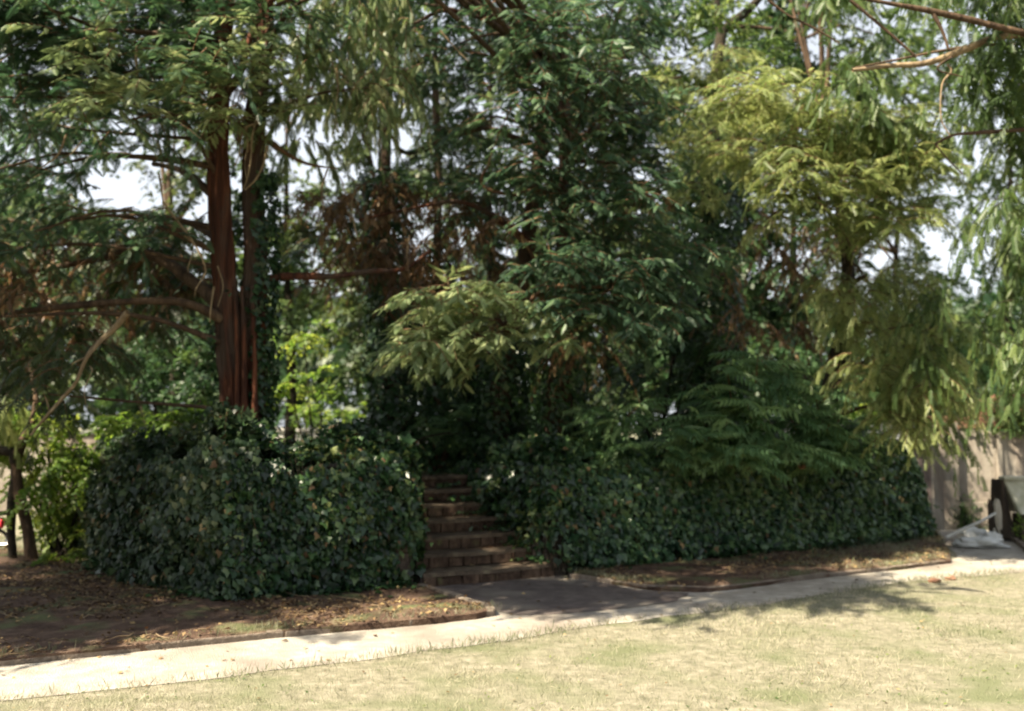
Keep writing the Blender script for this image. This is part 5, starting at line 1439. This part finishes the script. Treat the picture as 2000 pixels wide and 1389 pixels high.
# a few leaves on path, steps and apron
n = 420
x, y, k = scatter_poly(pathpoly, n * 3, -6, 6, 6.5, 13)
k &= rng.random(len(x)) < vnoise(np.stack([x, y, x * 0], -1), .9)
Pp = np.stack([x[k], y[k], x[k] * 0 + .012], -1)
ks_ = rng.integers(0, 7, 120); us = rng.random(120) * SW; ns = rng.random(120) * .26
Ps = np.array([[*F2(u, kk * GO + nn_), (kk + 1) * RISE + .012] for kk, u, nn_ in zip(ks_, us, ns)])
P = np.vstack([Pp, Ps]); n = len(P)
pl = cloud('scattered_leaves', T['leaf'], P, rng.standard_normal((n, 3)) * np.array([1, 1, .15]), UP + rng.standard_normal((n, 3)) * .2, .05 * rng.uniform(.5, 1.2, n), M['litter'], tbase=.1, tspread=.9)
props(pl, 'single fallen leaves scattered on the path and the steps', 'leaf litter')

# lawn grass: short dry blades in front, tufts along the edges
n = 260000
x = rng.uniform(-7, 8.5, n); y = 4.6 + 10.4 * rng.random(n) ** 1.5
lawnpoly = lower + [np.array([-9, 2.]), np.array([12, 2.])]
k = inpoly(x, y, lawnpoly) & (np.abs(x) < .60 * y)
q = np.stack([x, y, x * 0], -1)
dn = vnoise(q, 1.4) * .6 + vnoise(q, 5.) * .4
k &= rng.random(n) < np.clip(dn * 1.9 - .35, .12, 1)
q = q[k]; dn = dn[k]; n = len(q)
gr = cloud('lawn_grass', T['blade'], q, UP * .8 + rng.standard_normal((n, 3)) * .6, rng.standard_normal((n, 3)) + UP * .2, (.03 + .03 * dn) * rng.uniform(.6, 1.4, n), M['drygrass'], tbase=.05, tspread=.9)
gr.data.polygons.foreach_set('use_smooth', np.zeros(len(gr.data.polygons), dtype=bool))
props(gr, 'short dry yellowish lawn grass in the foreground', 'grass')
n = 9000
x = rng.uniform(-6, 8, n); y = 4.8 + 8 * rng.random(n) ** 1.3
k = inpoly(x, y, lawnpoly) & (np.abs(x) < .6 * y)
q2 = np.stack([x, y, x * 0 + .008], -1)
k &= rng.random(n) < vnoise(q2, 2.6) ** 2 * 1.6
q2 = q2[k]; n = len(q2)
wd = cloud('lawn_weeds', T['leaf'], q2, rng.standard_normal((n, 3)) * np.array([1, 1, .3]) + UP * .25, UP + rng.standard_normal((n, 3)) * .4, .020 * rng.uniform(.4, 1.5, n), M['feather'], tbase=.3, tspread=.6)
props(wd, 'small green weeds scattered through the dry lawn', 'weeds')
n = 700
x = rng.uniform(-6, 8, n); y = 4.8 + 8 * rng.random(n) ** 1.3
k = inpoly(x, y, lawnpoly)
q2 = np.stack([x, y, x * 0 + .015], -1)[k]; n = len(q2)
wd = cloud('lawn_litter', T['leaf'], q2, rng.standard_normal((n, 3)) * np.array([1, 1, .2]), UP + rng.standard_normal((n, 3)) * .3, .030 * rng.uniform(.4, 1.3, n), M['litter'], tbase=.3, tspread=.7)
props(wd, 'dry fallen leaves lying in the lawn grass', 'leaf litter')
# greener tufts along path edges and the bed at the right end
E = []
for poly_, cnt, sp in ((lower, 9000, .05), (apron_right, 2600, .05), (upper_left, 2600, .05)):
    Pq = np.array(poly_); seg = np.linalg.norm(np.diff(Pq, axis=0), axis=1); cum = np.concatenate([[0], np.cumsum(seg)])
    s = rng.random(cnt) * cum[-1]
    s = s[rng.random(cnt) < vnoise(np.stack([s, s * 0, s * 0], -1), 1.7) * 1.3 - .15]
    e = np.stack([np.interp(s, cum, Pq[:, 0]) + rng.normal(0, sp, len(s)), np.interp(s, cum, Pq[:, 1]) + rng.normal(0, sp, len(s)) + (-.02 if poly_ is lower else .10), np.zeros(len(s)) + (0 if poly_ is lower else .05)], -1)
    E.append(e)
x, y, k = scatter_poly(bedR, 22000, 2.2, 7, 11, 15)
k &= rng.random(len(x)) < np.clip((x - 2.2) / 3.2, 0, 1) * vnoise(np.stack([x, y, x * 0], -1), 2.) * 1.5
E.append(np.stack([x[k], y[k], x[k] * 0 + .04], -1))
x, y, k = scatter_poly([np.array(p) for p in ((-12, 11.6), (-5, 11.9), (-5, 14), (-12, 14))], 14000, -12, -5, 11.5, 14)
E.append(np.stack([x[k], y[k], x[k] * 0 + .04], -1))
q = np.vstack(E); n = len(q)
tg = cloud('edge_grass', T['blade'], q, UP + rng.standard_normal((n, 3)) * .5, rng.standard_normal((n, 3)), .06 * rng.uniform(.5, 1.6, n), M['drygrass'], tbase=.0, tspread=.6)
props(tg, 'longer grass tufts along the path edges and right bed', 'grass')
